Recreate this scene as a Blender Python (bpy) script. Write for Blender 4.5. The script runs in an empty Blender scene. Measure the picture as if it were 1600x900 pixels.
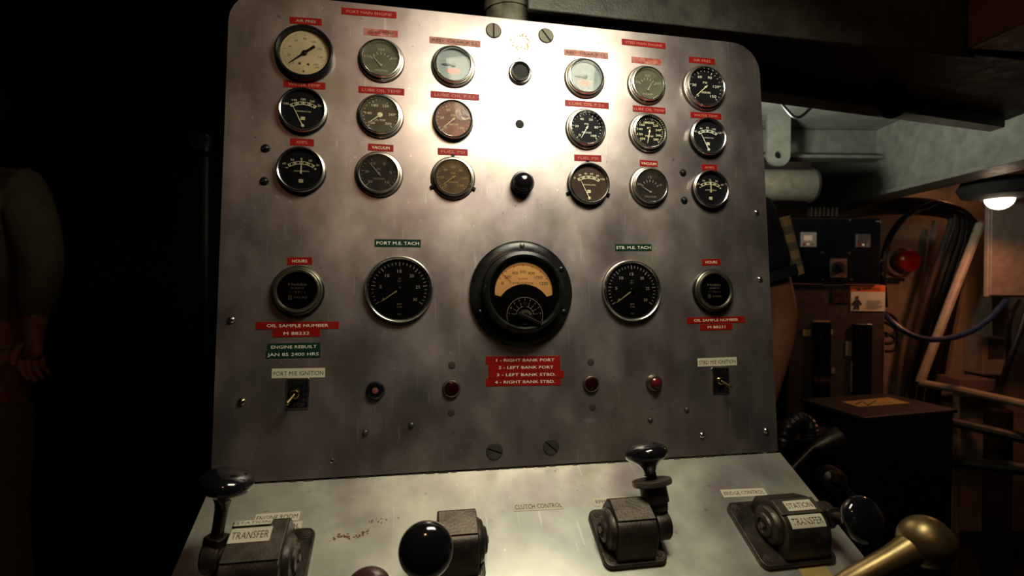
import bpy, bmesh, math, random
from mathutils import Matrix, Vector, Euler
random.seed(7)
PI = math.pi
scn = bpy.context.scene
COL = scn.collection

# ------------------------------------------------------------------ frames
BEND_Z = 0.92                       # height of the fold between instrument panel and deck
LEAN = math.radians(5)              # panel leans back
FOLD = math.radians(57)             # deck folds forward out of the panel plane
ux = Vector((1, 0, 0)); uy = Vector((0, math.sin(LEAN), math.cos(LEAN))); uz = Vector((0, -math.cos(LEAN), math.sin(LEAN)))
ORI = Vector((0, 0, BEND_Z))
def frame(x, y, z, o):
    return Matrix(((x[0], y[0], z[0], o[0]), (x[1], y[1], z[1], o[1]), (x[2], y[2], z[2], o[2]), (0, 0, 0, 1)))
MP = frame(ux, uy, uz, ORI)         # panel frame: x right, y up the panel, z out of it
dy = uy * math.cos(FOLD) - uz * math.sin(FOLD); dz = uy * math.sin(FOLD) + uz * math.cos(FOLD)
MD = frame(ux, dy, dz, ORI)         # deck frame: x right, y up the slope, z out of it
# camera, from the panel's perspective
FPX = 791.165
RR = ((0.98326651, 0.00759973, -0.18201431), (0.00628992, 0.99711747, 0.07561215), (0.18206428, -0.07549175, 0.98038441))
def p2w(v): return ux * v[0] - uy * v[1] - uz * v[2]
c_right, c_down, c_fwd = [p2w(r).normalized() for r in RR]
CAM = ORI + ux * -0.13753862 + uy * 0.18542178 + uz * 0.66735913
def ray(px, py): return c_right * ((px - 800) / FPX) + c_down * ((py - 450) / FPX) + c_fwd
def hit(px, py, M, h=0.0):
    n = M.col[2].xyz; o = M.col[3].xyz + n * h; d = ray(px, py)
    P = CAM + d * ((o - CAM).dot(n) / d.dot(n)); L = M.inverted() @ P
    return L[0] * 1000, L[1] * 1000
def pan(px, py, h=0.0): return hit(px, py, MP, h)
def deck(px, py, h=0.0): return hit(px, py, MD, h)
# ship frame for the room behind: r right, d away, z above the camera, in metres
fl = Vector((c_fwd.x, c_fwd.y, 0)).normalized(); rl = Vector((fl.y, -fl.x, 0))
def S(r, d, z): return Vector((CAM.x, CAM.y, CAM.z)) + rl * r + fl * d + Vector((0, 0, z))
MS = frame(rl, fl, Vector((0, 0, 1)), CAM)
def SP(px, py, d):                  # ship-frame point seen at a pixel, d metres away
    v = ray(px, py); k = d / v.dot(fl); P = v * k
    return Vector((P.dot(rl), d, P.z))

# ------------------------------------------------------------------ camera, light, exposure
cam = bpy.data.cameras.new('camera'); co = bpy.data.objects.new('camera', cam); COL.objects.link(co)
cam.sensor_width = 36; cam.lens = FPX * 36 / 1600; cam.clip_start = 0.02
co.matrix_world = frame(c_right, -c_down, -c_fwd, CAM)
cam.dof.use_dof = True; cam.dof.focus_distance = 0.72; cam.dof.aperture_fstop = 5.6
scn.camera = co
w = bpy.data.worlds.new('world'); scn.world = w; w.use_nodes = True
w.node_tree.nodes['Background'].inputs[0].default_value = (0.6, 0.75, 0.7, 1)
w.node_tree.nodes['Background'].inputs[1].default_value = 0.006
scn.view_settings.view_transform = 'Standard'; scn.view_settings.look = 'None'
scn.view_settings.exposure = 0.12; scn.view_settings.gamma = 1
def area(name, pos, target, size, power, color, spread=180, sy=None):
    l = bpy.data.lights.new(name, 'AREA'); l.energy = power; l.color = color; l.size = size
    if sy: l.shape = 'RECTANGLE'; l.size_y = sy
    l.spread = math.radians(spread)
    o = bpy.data.objects.new(name, l); COL.objects.link(o)
    o.matrix_world = Matrix.Translation(pos) @ (Vector(target) - Vector(pos)).to_track_quat('-Z', 'Y').to_matrix().to_4x4()
    return o
def P(x, y, z=0): return MP @ Vector((x, y, z))
area('work_light', P(0.075, 0.69, 0.36), P(0.0, 0.20, 0.02), 0.30, 2.2, (1.0, 0.95, 0.73), 150, 0.14)
area('passage_light', S(.62, 1.42, .30), S(1.32, 1.65, .76), .08, 2.5, (1.0, .98, .84), 118)
def point(name, pos, rad, power, color):
    l = bpy.data.lights.new(name, 'POINT'); l.energy = power; l.color = color; l.shadow_soft_size = rad
    o = bpy.data.objects.new(name, l); COL.objects.link(o); o.location = pos; return o
point('warm_bulb', P(-0.14, 0.903, 1.067), 0.03, 2.0, (1.0, 0.50, 0.24))

# ------------------------------------------------------------------ materials
def mat(name, c, rough=0.5, metal=0.0, var=0.15, vs=40, c2=None, c2amt=0.0, c2s=8, bump=0.0, bs=200, stretch=None, coat=0.0, emit=None, es=0, rvar=0.08, spec=0.5):
    m = bpy.data.materials.new(name); m.use_nodes = True; nt = m.node_tree; N = nt.nodes; L = nt.links
    b = N['Principled BSDF']; b.inputs['Metallic'].default_value = metal; b.inputs['Coat Weight'].default_value = coat
    b.inputs['Coat Roughness'].default_value = 0.08; b.inputs['Specular IOR Level'].default_value = spec
    tc = N.new('ShaderNodeTexCoord'); src = tc.outputs['Object']
    mp = N.new('ShaderNodeMapping'); L.new(src, mp.inputs[0])
    if stretch: mp.inputs['Scale'].default_value = stretch
    n1 = N.new('ShaderNodeTexNoise'); n1.inputs['Scale'].default_value = vs; n1.inputs['Detail'].default_value = 6; L.new(mp.outputs[0], n1.inputs[0])
    r1 = N.new('ShaderNodeMapRange'); L.new(n1.outputs[0], r1.inputs[0]); r1.inputs[1].default_value = .3; r1.inputs[2].default_value = .7
    r1.inputs[3].default_value = 1 - var; r1.inputs[4].default_value = 1 + var
    mx = N.new('ShaderNodeMix'); mx.data_type = 'RGBA'; mx.inputs[6].default_value = (*c, 1); mx.inputs[7].default_value = (*(c2 or c), 1)
    n2 = N.new('ShaderNodeTexNoise'); n2.inputs['Scale'].default_value = c2s; n2.inputs['Detail'].default_value = 8; n2.inputs['Roughness'].default_value = .65; L.new(src, n2.inputs[0])
    r2 = N.new('ShaderNodeMapRange'); L.new(n2.outputs[0], r2.inputs[0]); r2.inputs[1].default_value = .42; r2.inputs[2].default_value = .62; r2.inputs[3].default_value = 0; r2.inputs[4].default_value = c2amt
    L.new(r2.outputs[0], mx.inputs[0])
    ml = N.new('ShaderNodeMix'); ml.data_type = 'RGBA'; ml.blend_type = 'MULTIPLY'; ml.inputs[0].default_value = 1
    L.new(mx.outputs[2], ml.inputs[6]); L.new(r1.outputs[0], ml.inputs[7]); L.new(ml.outputs[2], b.inputs['Base Color'])
    r3 = N.new('ShaderNodeMapRange'); L.new(n1.outputs[0], r3.inputs[0]); r3.inputs[1].default_value = .3; r3.inputs[2].default_value = .7
    r3.inputs[3].default_value = max(.03, rough - rvar); r3.inputs[4].default_value = min(1, rough + rvar); L.new(r3.outputs[0], b.inputs['Roughness'])
    if bump:
        n3 = N.new('ShaderNodeTexNoise'); n3.inputs['Scale'].default_value = bs; n3.inputs['Detail'].default_value = 4; L.new(mp.outputs[0], n3.inputs[0])
        bp = N.new('ShaderNodeBump'); bp.inputs['Strength'].default_value = bump; bp.inputs['Distance'].default_value = .001; L.new(n3.outputs[0], bp.inputs['Height']); L.new(bp.outputs[0], b.inputs['Normal'])
    if emit: b.inputs['Emission Color'].default_value = (*emit, 1); b.inputs['Emission Strength'].default_value = es
    return m
def glassmat(name, dust=0.0, dc=(.3, .25, .2)):
    m = bpy.data.materials.new(name); m.use_nodes = True; nt = m.node_tree; N = nt.nodes; L = nt.links
    N.remove(N['Principled BSDF']); out = N['Material Output']
    tr = N.new('ShaderNodeBsdfTransparent'); gl = N.new('ShaderNodeBsdfGlossy'); gl.inputs['Roughness'].default_value = .06
    fr = N.new('ShaderNodeFresnel'); fr.inputs[0].default_value = 1.3
    a = N.new('ShaderNodeMixShader'); L.new(fr.outputs[0], a.inputs[0]); L.new(tr.outputs[0], a.inputs[1]); L.new(gl.outputs[0], a.inputs[2])
    if dust:
        df = N.new('ShaderNodeBsdfDiffuse'); df.inputs[0].default_value = (*dc, 1)
        n = N.new('ShaderNodeTexNoise'); n.inputs['Scale'].default_value = 60; n.inputs['Detail'].default_value = 1.5
        tc = N.new('ShaderNodeTexCoord'); L.new(tc.outputs['Object'], n.inputs[0])
        r = N.new('ShaderNodeMapRange'); L.new(n.outputs[0], r.inputs[0]); r.inputs[1].default_value = .3; r.inputs[2].default_value = .7; r.inputs[3].default_value = dust * .5; r.inputs[4].default_value = min(1, dust * 1.4)
        c = N.new('ShaderNodeMixShader'); L.new(r.outputs[0], c.inputs[0]); L.new(a.outputs[0], c.inputs[1]); L.new(df.outputs[0], c.inputs[2]); a = c
    L.new(a.outputs[0], out.inputs[0]); return m
def panel_metal(name, c, c2, metal, rough, rust=0.0, st=(1.3, .8, 1)):
    m = mat(name, c, rough, metal, var=.14, vs=14, c2=c2, c2amt=.85, c2s=5, bump=.04, bs=120, stretch=st, rvar=.06)
    nt = m.node_tree; N = nt.nodes; L = nt.links; b = N['Principled BSDF']
    prev = b.inputs['Base Color'].links[0].from_socket
    tc = N.new('ShaderNodeTexCoord')
    def overlay(prev, scale, lo, hi, col, amt, detail=3, st=None):
        n = N.new('ShaderNodeTexNoise'); n.inputs['Scale'].default_value = scale; n.inputs['Detail'].default_value = detail
        if st:
            q = N.new('ShaderNodeMapping'); q.inputs['Scale'].default_value = st; q.inputs['Rotation'].default_value = (0, 0, .5); L.new(tc.outputs['Object'], q.inputs[0]); L.new(q.outputs[0], n.inputs[0])
        else: L.new(tc.outputs['Object'], n.inputs[0])
        r = N.new('ShaderNodeMapRange'); L.new(n.outputs[0], r.inputs[0]); r.inputs[1].default_value = lo; r.inputs[2].default_value = hi; r.inputs[3].default_value = 0; r.inputs[4].default_value = amt
        x = N.new('ShaderNodeMix'); x.data_type = 'RGBA'; L.new(r.outputs[0], x.inputs[0]); L.new(prev, x.inputs[6]); x.inputs[7].default_value = (*col, 1); return x.outputs[2]
    prev = overlay(prev, 11, .5, .75, (.42, .28, .33), .7, 5)
    prev = overlay(prev, 17, .55, .75, (.44, .44, .30), .6, 5)
    prev = overlay(prev, 130, .70, .74, (.95, .9, .8), .7)
    prev = overlay(prev, 90, .70, .76, (.16, .11, .08), .6)
    prev = overlay(prev, 20, .68, .70, (.9, .88, .84), .35, 2, (9, .6, 1))
    if rust: prev = overlay(prev, 34, .70, .76, (.30, .13, .03), rust, 6)
    L.new(prev, b.inputs['Base Color']); return m
M = {}
M['panel'] = panel_metal('stained_aluminium', (.65, .56, .53), (.46, .40, .42), .93, .41)
M['panel'].node_tree.nodes['Principled BSDF'].inputs['Coat Weight'].default_value = .55
M['panel'].node_tree.nodes['Principled BSDF'].inputs['Coat Roughness'].default_value = .09
M['deck'] = panel_metal('scuffed_deck_aluminium', (.74, .71, .58), (.54, .55, .50), .72, .42, rust=.8, st=(1, 1, 1))
M['edge'] = mat('cut_aluminium', (.5, .48, .46), .4, 1)
M['chrome'] = mat('chrome', (.82, .80, .75), .22, 1, var=.08, rvar=.04)
M['nickel'] = mat('dull_nickel', (.60, .55, .48), .33, 1, var=.15)
M['olive'] = mat('olive_nickel', (.20, .19, .14), .33, .9)
M['brassy'] = mat('yellow_brass', (.60, .48, .25), .22, 1)
M['dirty'] = mat('crud', (.04, .028, .02), .8, 0, bump=.4)
M['black'] = mat('black_plastic', (.008, .008, .009), .24, 0, spec=.3)
M['gloss'] = mat('gloss_black', (.008, .008, .010), .10, 0, coat=.6, rvar=.02)
M['bake'] = mat('black_bakelite', (.009, .009, .008), .26, 0, var=.4, bump=.1, spec=.35)
M['dial'] = mat('black_dial', (.010, .010, .012), .55, spec=.1)
M['dialbrown'] = mat('brown_dial', (.055, .040, .030), .6, spec=.1)
M['dialgrey'] = mat('faded_grey_dial', (.085, .085, .060), .6, spec=.1)
M['dialred'] = mat('faded_reddish_dial', (.14, .075, .06), .6, spec=.1, c2=(.35, .16, .13), c2amt=.6, c2s=30)
M['dialwhite'] = mat('white_dial', (.27, .31, .31), .5, var=.04, spec=.1)
M['dialcream'] = mat('cream_dial', (.55, .47, .27), .5, c2=(.62, .42, .24), c2amt=.5, c2s=14)
M['dialamber'] = mat('amber_dial', (.90, .50, .16), .6, c2=(.95, .62, .25), c2amt=.6, c2s=12, emit=(1.0, .45, .12), es=.16)
M['white'] = mat('white_print', (.95, .93, .80), .6, var=.05)
M['ivory'] = mat('ivory_print', (.95, .86, .55), .6, var=.05)
M['dim'] = mat('dim_print', (.40, .36, .28), .6)
M['ochre'] = mat('ochre_print', (.42, .27, .06), .6)
M['ink'] = mat('dark_ink', (.025, .025, .03), .6)
M['grey'] = mat('grey_pointer', (.03, .045, .04), .5)
M['pink'] = mat('salmon_print', (.60, .20, .14), .6)
M['redline'] = mat('red_print', (.60, .05, .02), .6)
M['tape'] = mat('red_label_tape', (.27, .008, .006), .45, 0, var=.12, spec=.2)
M['tapeworn'] = mat('faded_red_label_tape', (.36, .05, .04), .5, 0, spec=.2, var=.2, c2=(.62, .35, .28), c2amt=.5, c2s=120)
M['tapepale'] = mat('bleached_label_tape', (.45, .22, .17), .5, 0, spec=.2, c2=(.30, .10, .06), c2amt=.75, c2s=110)
M['tapegreen'] = mat('dark_green_label_tape', (.010, .035, .022), .3, 0, coat=.3)
M['paper'] = mat('cream_sticker', (.74, .69, .52), .5, var=.06)
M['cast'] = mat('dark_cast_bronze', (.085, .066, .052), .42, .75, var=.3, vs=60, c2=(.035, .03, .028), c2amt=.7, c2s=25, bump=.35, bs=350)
M['castlit'] = mat('lit_cast_bronze', (.17, .14, .11), .42, .75, var=.25, vs=50, bump=.35, bs=350)  # lighter copy of the cast bronze: light falling on it put into the colour
M['brass'] = mat('tarnished_brass', (.27, .19, .08), .34, .85, var=.25, vs=25, c2=(.14, .12, .05), c2amt=.6, c2s=18, bump=.1)
M['screwdark'] = mat('dark_screw', (.11, .10, .075), .5, .6)
M['redlens'] = mat('dark_red_lens', (.018, .002, .002), .18, 0, coat=.2)
M['redjewel'] = mat('red_jewel', (.14, .008, .014), .15, 0, coat=.6)
M['pinkbtn'] = mat('pink_button', (.25, .07, .065), .4)
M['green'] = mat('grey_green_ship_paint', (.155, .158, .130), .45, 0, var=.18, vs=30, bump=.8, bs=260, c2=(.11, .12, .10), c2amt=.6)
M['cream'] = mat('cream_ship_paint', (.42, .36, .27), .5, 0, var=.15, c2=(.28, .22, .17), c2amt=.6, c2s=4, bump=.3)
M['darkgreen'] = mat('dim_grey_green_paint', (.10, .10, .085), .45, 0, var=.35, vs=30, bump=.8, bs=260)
M['darkbeam'] = mat('dark_shade_paint', (.028, .028, .025), .5, 0, var=.25, bump=.8, bs=260)  # beam underside shade put into the colour; also used for dark pipes and lug
M['warmbeam'] = mat('brown_ship_paint', (.34, .16, .10), .5, 0, var=.2, bump=.6, bs=260)
M['void'] = mat('unlit_black', (.012, .012, .011), .8)  # unlit dark of walls and holes put into the colour; also plain black parts
M['lag'] = mat('canvas_lagging', (.20, .19, .14), .8, 0, var=.45, vs=60, bump=1.0, bs=120)
M['rubber'] = mat('black_rubber', (.010, .010, .011), .4)
M['blue'] = mat('blue_hose', (.008, .025, .08), .4)
M['cabinet'] = mat('grey_brown_enamel', (.075, .062, .055), .4)
M['whitecab'] = mat('beige_cabinet_enamel', (.34, .28, .22), .45)
M['redbtn'] = mat('red_plastic', (.45, .012, .008), .3, coat=.3)
M['orange'] = mat('orange_print', (.80, .13, .03), .5)
M['lcd'] = mat('backlit_display', (.25, .22, .18), .4, emit=(1, .62, .40), es=.18)
M['yellow'] = mat('yellowed_sticker', (.45, .32, .10), .6)
M['skin'] = mat('skin', (.42, .17, .10), .5, 0, var=.08, vs=20)
M['khaki'] = mat('khaki_cloth', (.17, .14, .08), .85, 0, var=.25, vs=20, bump=.6, bs=60)
M['navy'] = mat('dark_navy_cloth', (.012, .014, .022), .85)
M['tan'] = mat('tan_stripe_cloth', (.42, .26, .12), .85)
M['hair'] = mat('brown_hair', (.03, .018, .01), .7)
M['lampglow'] = mat('glowing_lamp_bowl', (1, .9, .7), .5, emit=(1.0, .80, .55), es=8)
M['glass'] = glassmat('clear_gauge_glass')
M['glassveil'] = glassmat('veiled_dusty_gauge_glass', .10, (.42, .38, .26))  # thin film: dust plus the grey ceiling reflection put into the colour
M['glassred'] = glassmat('reddish_dusty_gauge_glass', .28, (.55, .32, .24))
M['glassamber'] = glassmat('ambered_gauge_glass', .14, (.45, .28, .12))
M['glassgrime'] = glassmat('grimy_gauge_glass', .16, (.12, .09, .06))

# ------------------------------------------------------------------ mesh builder (millimetres)
I4 = Matrix.Identity(4)
def T(x, y, z=0): return Matrix.Translation((x, y, z))
def RX(a): return Matrix.Rotation(a, 4, 'X')
def RY(a): return Matrix.Rotation(a, 4, 'Y')
def RZ(a): return Matrix.Rotation(a, 4, 'Z')
AXX = Matrix.Rotation(PI / 2, 4, 'Y')      # lathe axis along +x
_tc = {}
def text2d(s):
    if s in _tc: return _tc[s]
    cu = bpy.data.curves.new('t', 'FONT'); cu.body = s; cu.size = 1; cu.resolution_u = 2; cu.space_character = 1.0
    o = bpy.data.objects.new('t', cu); me = bpy.data.meshes.new_from_object(o)
    vs = [(v.co.x, v.co.y) for v in me.vertices]; fs = [tuple(p.vertices) for p in me.polygons]
    bpy.data.objects.remove(o); bpy.data.curves.remove(cu); bpy.data.meshes.remove(me)
    _tc[s] = (vs, fs); return _tc[s]
class MB:
    def __init__(s): s.v = []; s.f = []; s.m = []
    def add(s, vs, fs, A=I4, mi=0):
        b = len(s.v); s.v += [A @ Vector(v) for v in vs]; s.f += [tuple(i + b for i in f) for f in fs]; s.m += [mi] * len(fs); return s
    def box(s, x0, x1, y0, y1, z0, z1, A=I4, mi=0):
        return s.add([(x, y, z) for x in (x0, x1) for y in (y0, y1) for z in (z0, z1)], [(0, 1, 3, 2), (4, 6, 7, 5), (0, 4, 5, 1), (2, 3, 7, 6), (0, 2, 6, 4), (1, 5, 7, 3)], A, mi)
    def prism(s, pts, z0, z1, A=I4, mi=0):
        n = len(pts); vs = [(x, y, z0) for x, y in pts] + [(x, y, z1) for x, y in pts]
        return s.add(vs, [tuple(range(n - 1, -1, -1)), tuple(range(n, 2 * n))] + [(i, (i + 1) % n, n + (i + 1) % n, n + i) for i in range(n)], A, mi)
    def lathe(s, prof, n=40, A=I4, mi=0, sx=1, sy=1):
        vs = []; fs = []; k = len(prof)
        for i in range(n):
            a = 2 * PI * i / n
            for r, z in prof: vs.append((r * math.cos(a) * sx, r * math.sin(a) * sy, z))
        for i in range(n):
            j = (i + 1) % n
            for q in range(k - 1): fs.append((i * k + q, j * k + q, j * k + q + 1, i * k + q + 1))
        if prof[0][0] > 1e-4: fs.append(tuple(i * k for i in range(n - 1, -1, -1))) if prof[0][0] < 0 else None
        return s.add(vs, [f for f in fs if f], A, mi)
    def disc(s, r, z, n=36, A=I4, mi=0, sx=1, sy=1):
        return s.add([(r * sx * math.cos(2 * PI * i / n), r * sy * math.sin(2 * PI * i / n), z) for i in range(n)], [tuple(range(n))], A, mi)
    def ball(s, c, r, n=16, A=I4, mi=0, sq=(1, 1, 1)):
        pr = [(r * math.sin(PI * i / n), -r * math.cos(PI * i / n)) for i in range(n + 1)]
        return s.lathe([(max(a, 0), b) for a, b in pr], n * 2, A @ T(*c) @ Matrix.Diagonal((*sq, 1)), mi)
    def tube(s, pts, r, n=10, A=I4, mi=0, cap=True):
        pts = [Vector(p) for p in pts]; rs = r if isinstance(r, (list, tuple)) else [r] * len(pts)
        vs = []; fs = []; up = None
        for i, p in enumerate(pts):
            t = (pts[min(i + 1, len(pts) - 1)] - pts[max(i - 1, 0)]).normalized()
            if up is None: up = t.orthogonal().normalized()
            up = (up - t * up.dot(t)).normalized(); w = t.cross(up)
            vs += [p + (up * math.cos(2 * PI * k / n) + w * math.sin(2 * PI * k / n)) * rs[i] for k in range(n)]
        for i in range(len(pts) - 1):
            fs += [(i * n + k, i * n + (k + 1) % n, (i + 1) * n + (k + 1) % n, (i + 1) * n + k) for k in range(n)]
        if cap: fs += [tuple(range(n - 1, -1, -1)), tuple(range((len(pts) - 1) * n, len(pts) * n))]
        return s.add(vs, fs, A, mi)
    def text(s, t, x, y, z, h, A=I4, mi=0, width=None, rot=0, left=False, bold=0.0):
        vs, fs = text2d(t)
        if not vs: return s
        x0 = min(v[0] for v in vs); x1 = max(v[0] for v in vs); y0 = min(v[1] for v in vs); y1 = max(v[1] for v in vs)
        ky = h / .72; kx = (width / (x1 - x0)) if width else ky
        cx = x0 if left else (x0 + x1) / 2
        return s.add([((v[0] - cx) * kx, (v[1] - .36) * ky, 0) for v in vs], fs, A @ T(x, y, z) @ RZ(rot), mi)
    def build(s, name, mats, parent=None, matrix=None, sharp=35, bevel=0, unit=.001, kind=None, bseg=2):
        me = bpy.data.meshes.new(name); me.from_pydata([tuple(v * unit) for v in s.v], [], s.f)
        mats = mats if isinstance(mats, (list, tuple)) else [mats]
        for m in mats: me.materials.append(m)
        me.polygons.foreach_set('material_index', s.m)
        me.validate(); me.shade_smooth(); me.set_sharp_from_angle(angle=math.radians(sharp)); me.update()
        o = bpy.data.objects.new(name, me); COL.objects.link(o)
        if parent: o.parent = parent
        if matrix is not None: o.matrix_local = matrix
        if bevel:
            b = o.modifiers.new('bevel', 'BEVEL'); b.width = bevel * unit; b.segments = bseg; b.limit_method = 'ANGLE'; b.angle_limit = math.radians(40); b.harden_normals = True
        if kind: o['kind'] = kind
        return o
def thing(name, label, cat, matrix, group=None):
    o = bpy.data.objects.new(name, None); COL.objects.link(o); o.matrix_world = matrix; o.empty_display_size = .01
    return tag(o, label, cat, group)
def tag(o, label, cat, group=None):
    o['label'] = label; o['category'] = cat
    if group: o['group'] = group
    return o
def rrect(x0, x1, y0, y1, r, n=5):
    o = []
    for cx, cy, a0 in ((x1 - r, y1 - r, 0), (x0 + r, y1 - r, 90), (x0 + r, y0 + r, 180), (x1 - r, y0 + r, 270)):
        o += [(cx + r * math.cos(math.radians(a0 + 90 * i / n)), cy + r * math.sin(math.radians(a0 + 90 * i / n))) for i in range(n + 1)]
    return o
def at_panel(px, py, h=0): x, y = pan(px, py, h); return MP @ T(x * .001, y * .001, 0), x, y
def at_deck(px, py, h=0): x, y = deck(px, py, h); return MD @ T(x * .001, y * .001, 0), x, y

# ------------------------------------------------------------------ the setting
def structure(name, mb, m, bevel=0, label=None):
    o = mb.build(name, m, None, MS, unit=1.0, bevel=bevel); o['kind'] = 'structure'
    return o
CZ = CAM.z
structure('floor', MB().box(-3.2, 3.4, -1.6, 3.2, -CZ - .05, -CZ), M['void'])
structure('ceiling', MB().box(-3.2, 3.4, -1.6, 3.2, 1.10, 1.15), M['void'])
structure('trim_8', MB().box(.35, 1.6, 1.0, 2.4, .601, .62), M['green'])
structure('wall_left', MB().box(-3.25, -3.2, -1.6, 3.2, -CZ, 1.1), M['void'])  # black colour carries the unlit dark of the room
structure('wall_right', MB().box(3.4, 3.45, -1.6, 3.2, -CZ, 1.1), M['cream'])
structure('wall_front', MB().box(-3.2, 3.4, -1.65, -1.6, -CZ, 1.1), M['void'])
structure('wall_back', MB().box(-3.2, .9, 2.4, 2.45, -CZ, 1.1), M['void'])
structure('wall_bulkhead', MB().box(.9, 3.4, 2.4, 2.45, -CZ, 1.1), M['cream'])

# overhead beams
def beam(name, pts, z0, z1, m, label, bevel=.004):
    mb = MB(); mb.prism(pts, z0, z1); o = mb.build(name, m, None, MS, unit=1.0, bevel=bevel); o['kind'] = 'structure'; o['label'] = label; return o
# box beam just above the console, underside shade put into its dark colour
beam('trim_1', [(.02, .775), (.83, .925), (1.22, 1.00), (1.26, 1.30), (.54, 1.085), (.12, .98)], .424, .60, M['darkbeam'], 'deep box beam crossing overhead, its underside shade painted dark')
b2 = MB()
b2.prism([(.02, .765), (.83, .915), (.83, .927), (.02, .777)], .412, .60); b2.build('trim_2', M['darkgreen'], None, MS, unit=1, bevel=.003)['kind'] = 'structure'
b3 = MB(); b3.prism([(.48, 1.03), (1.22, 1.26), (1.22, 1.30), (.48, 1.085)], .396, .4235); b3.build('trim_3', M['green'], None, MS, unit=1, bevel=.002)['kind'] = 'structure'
b4 = MB(); b4.prism([(.80, .90), (.86, .40), (1.1, .40), (1.1, .93)], .42, .60); b4.build('trim_4', M['warmbeam'], None, MS, unit=1, bevel=.004)['kind'] = 'structure'
# long girder running away on the right: web, flange
b5 = MB(); b5.prism([(1.372, 1.10), (1.41, 2.4), (1.425, 2.4), (1.387, 1.10)], .355, .60); b5.prism([(1.355, 1.10), (1.39, 2.4), (1.50, 2.4), (1.47, 1.10)], .340, .355)
b5.build('trim_5', M['green'], None, MS, unit=1, bevel=.002)['kind'] = 'structure'
b6 = MB(); b6.box(.55, 1.40, 1.955, 1.97, .49, .60); b6.box(.55, 1.40, 1.90, 1.97, .478, .49); b6.build('trim_6', M['green'], None, MS, unit=1, bevel=.002)['kind'] = 'structure'
# sloping hull frame in the back compartment
f = MB(); a = SP(1526, 345, 2.3); b = SP(1549, 345, 2.3); c = SP(1553, 620, 2.3); d = SP(1478, 620, 2.3)
f.add([(q.x, q.y, q.z) for q in (d, c, b, a)] + [(q.x, q.y + .1, q.z) for q in (d, c, b, a)], [(0, 1, 2, 3), (7, 6, 5, 4), (0, 4, 5, 1), (1, 5, 6, 2), (2, 6, 7, 3), (3, 7, 4, 0)])
f.build('trim_7', M['cream'], None, MS, unit=1, bevel=.004)['kind'] = 'structure'

# ------------------------------------------------------------------ console
con = thing('control_console', 'wide stained aluminium engine control console with upright gauge panel and sloping deck', 'console', Matrix.Translation((0, 0, 0)))
W = 377
pl = [(-W, 2), (W, 2)] + [(W - 1, 565)] + [(W - 1 - 46 * (1 - math.cos(t)), 569 + 46 * math.sin(t)) for t in [i * PI / 12 for i in range(0, 7)]] + [(-W + 1 + 40 * (1 - math.cos(t)), 575 + 40 * math.sin(t)) for t in [i * PI / 12 for i in range(6, -1, -1)]]
pp = MB(); pp.prism(pl, -3, 0); face = pp.build('gauge_panel', M['panel'], con, MP, bevel=.5)
dk = MB(); dk.box(-W, W + 3, -330, 0, -3, 0); dkp = dk.build('sloping_deck', M['deck'], con, MD, bevel=.4)
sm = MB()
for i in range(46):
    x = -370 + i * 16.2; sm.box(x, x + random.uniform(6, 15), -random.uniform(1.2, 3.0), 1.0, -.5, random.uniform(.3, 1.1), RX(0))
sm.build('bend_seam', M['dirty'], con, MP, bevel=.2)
# cabinet under the deck, in world axes
cb = MB()
Yb = -.275; zf = (MD @ Vector((0, -.33, 0)))
side = [(0.0, BEND_Z - .006), (zf.y, zf.z - .006), (zf.y + .02, .12), (zf.y + .06, 0.0), (.10, 0.0), (.10, BEND_Z - .006)]
for x in (-.373, .366):
    cb = MB(); cb.add([(x, y, z) for y, z in side] + [(x + .006, y, z) for y, z in side], [tuple(range(5, -1, -1)), tuple(range(6, 12))] + [(i, (i + 1) % 6, 6 + (i + 1) % 6, 6 + i) for i in range(6)])
    cb.build('side_panel', M['panel'], con, unit=1)
MB().box(-.37, .37, zf.y + .012, zf.y + .018, .12, zf.z - .008).build('front_panel', M['panel'], con, unit=1)
MB().box(-.37, .37, .094, .10, 0, BEND_Z + .30).build('rear_panel', M['void'], con, unit=1)
# stiffening frame that carries the upright panel
st = MB(); st.box(-360, -345, 5, 560, -28, -3); st.box(345, 360, 5, 560, -28, -3); st.box(-345, 345, 545, 560, -28, -3)
st.build('panel_frame', M['void'], con, MP)

def big_screw(px, py, rot, m, r=10):
    A, x, y = at_panel(px, py)
    mb = MB(); mb.lathe([(r + 1.2, 0), (r + 1, .5), (r, .9)], 32, mi=1)
    c, s_ = 1.1, math.sqrt(r * r - 1.21)
    for sg in (1, -1):
        seg = [(r * math.cos(a), sg * r * math.sin(a)) for a in [math.asin(1.1 / r) + i * (PI - 2 * math.asin(1.1 / r)) / 14 for i in range(15)]]
        if sg < 0: seg = seg[::-1]
        mb.prism(seg, 0, 1.6, RZ(rot))
    mb.disc(r, .5, mi=2)
    return mb.build('slotted_screw', [m, M['dirty'], M['void']], con, A, bevel=.25)
for px, py, ro in ((771, 48, PI / 2), (853, 56, -.9), (772.5, 705, -.35), (861, 698, -.7)): big_screw(px, py, ro, M['screwdark'], 10)
def small_screw(px, py, kind):
    A, x, y = at_panel(px, py)
    mb = MB(); m = {'chrome': M['chrome'], 'dark': M['screwdark'], 'brass': M['brassy'], 'flat': M['dirty'], 'black': M['black']}[kind]
    r = {'chrome': 4.3, 'dark': 3.6, 'brass': 4.6, 'flat': 4.2, 'black': 5}[kind]; hh = .6 if kind == 'flat' else r * .8
    pr = [(r, 0)] + [(r * math.cos(t), hh * math.sin(t)) for t in (.25, .6, .95, 1.25)] + [(0, hh)]
    mb.lathe([(r + .8, 0), (r + .6, .25), (r - .2, .3)], 20, mi=1); mb.lathe(pr, 20)
    mb.box(-r * .75, r * .75, -.35, .35, hh * .75, hh + .05, RZ(.6), 1)
    mb.build('panel_screw', [m, M['dirty']], con, A)
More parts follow.
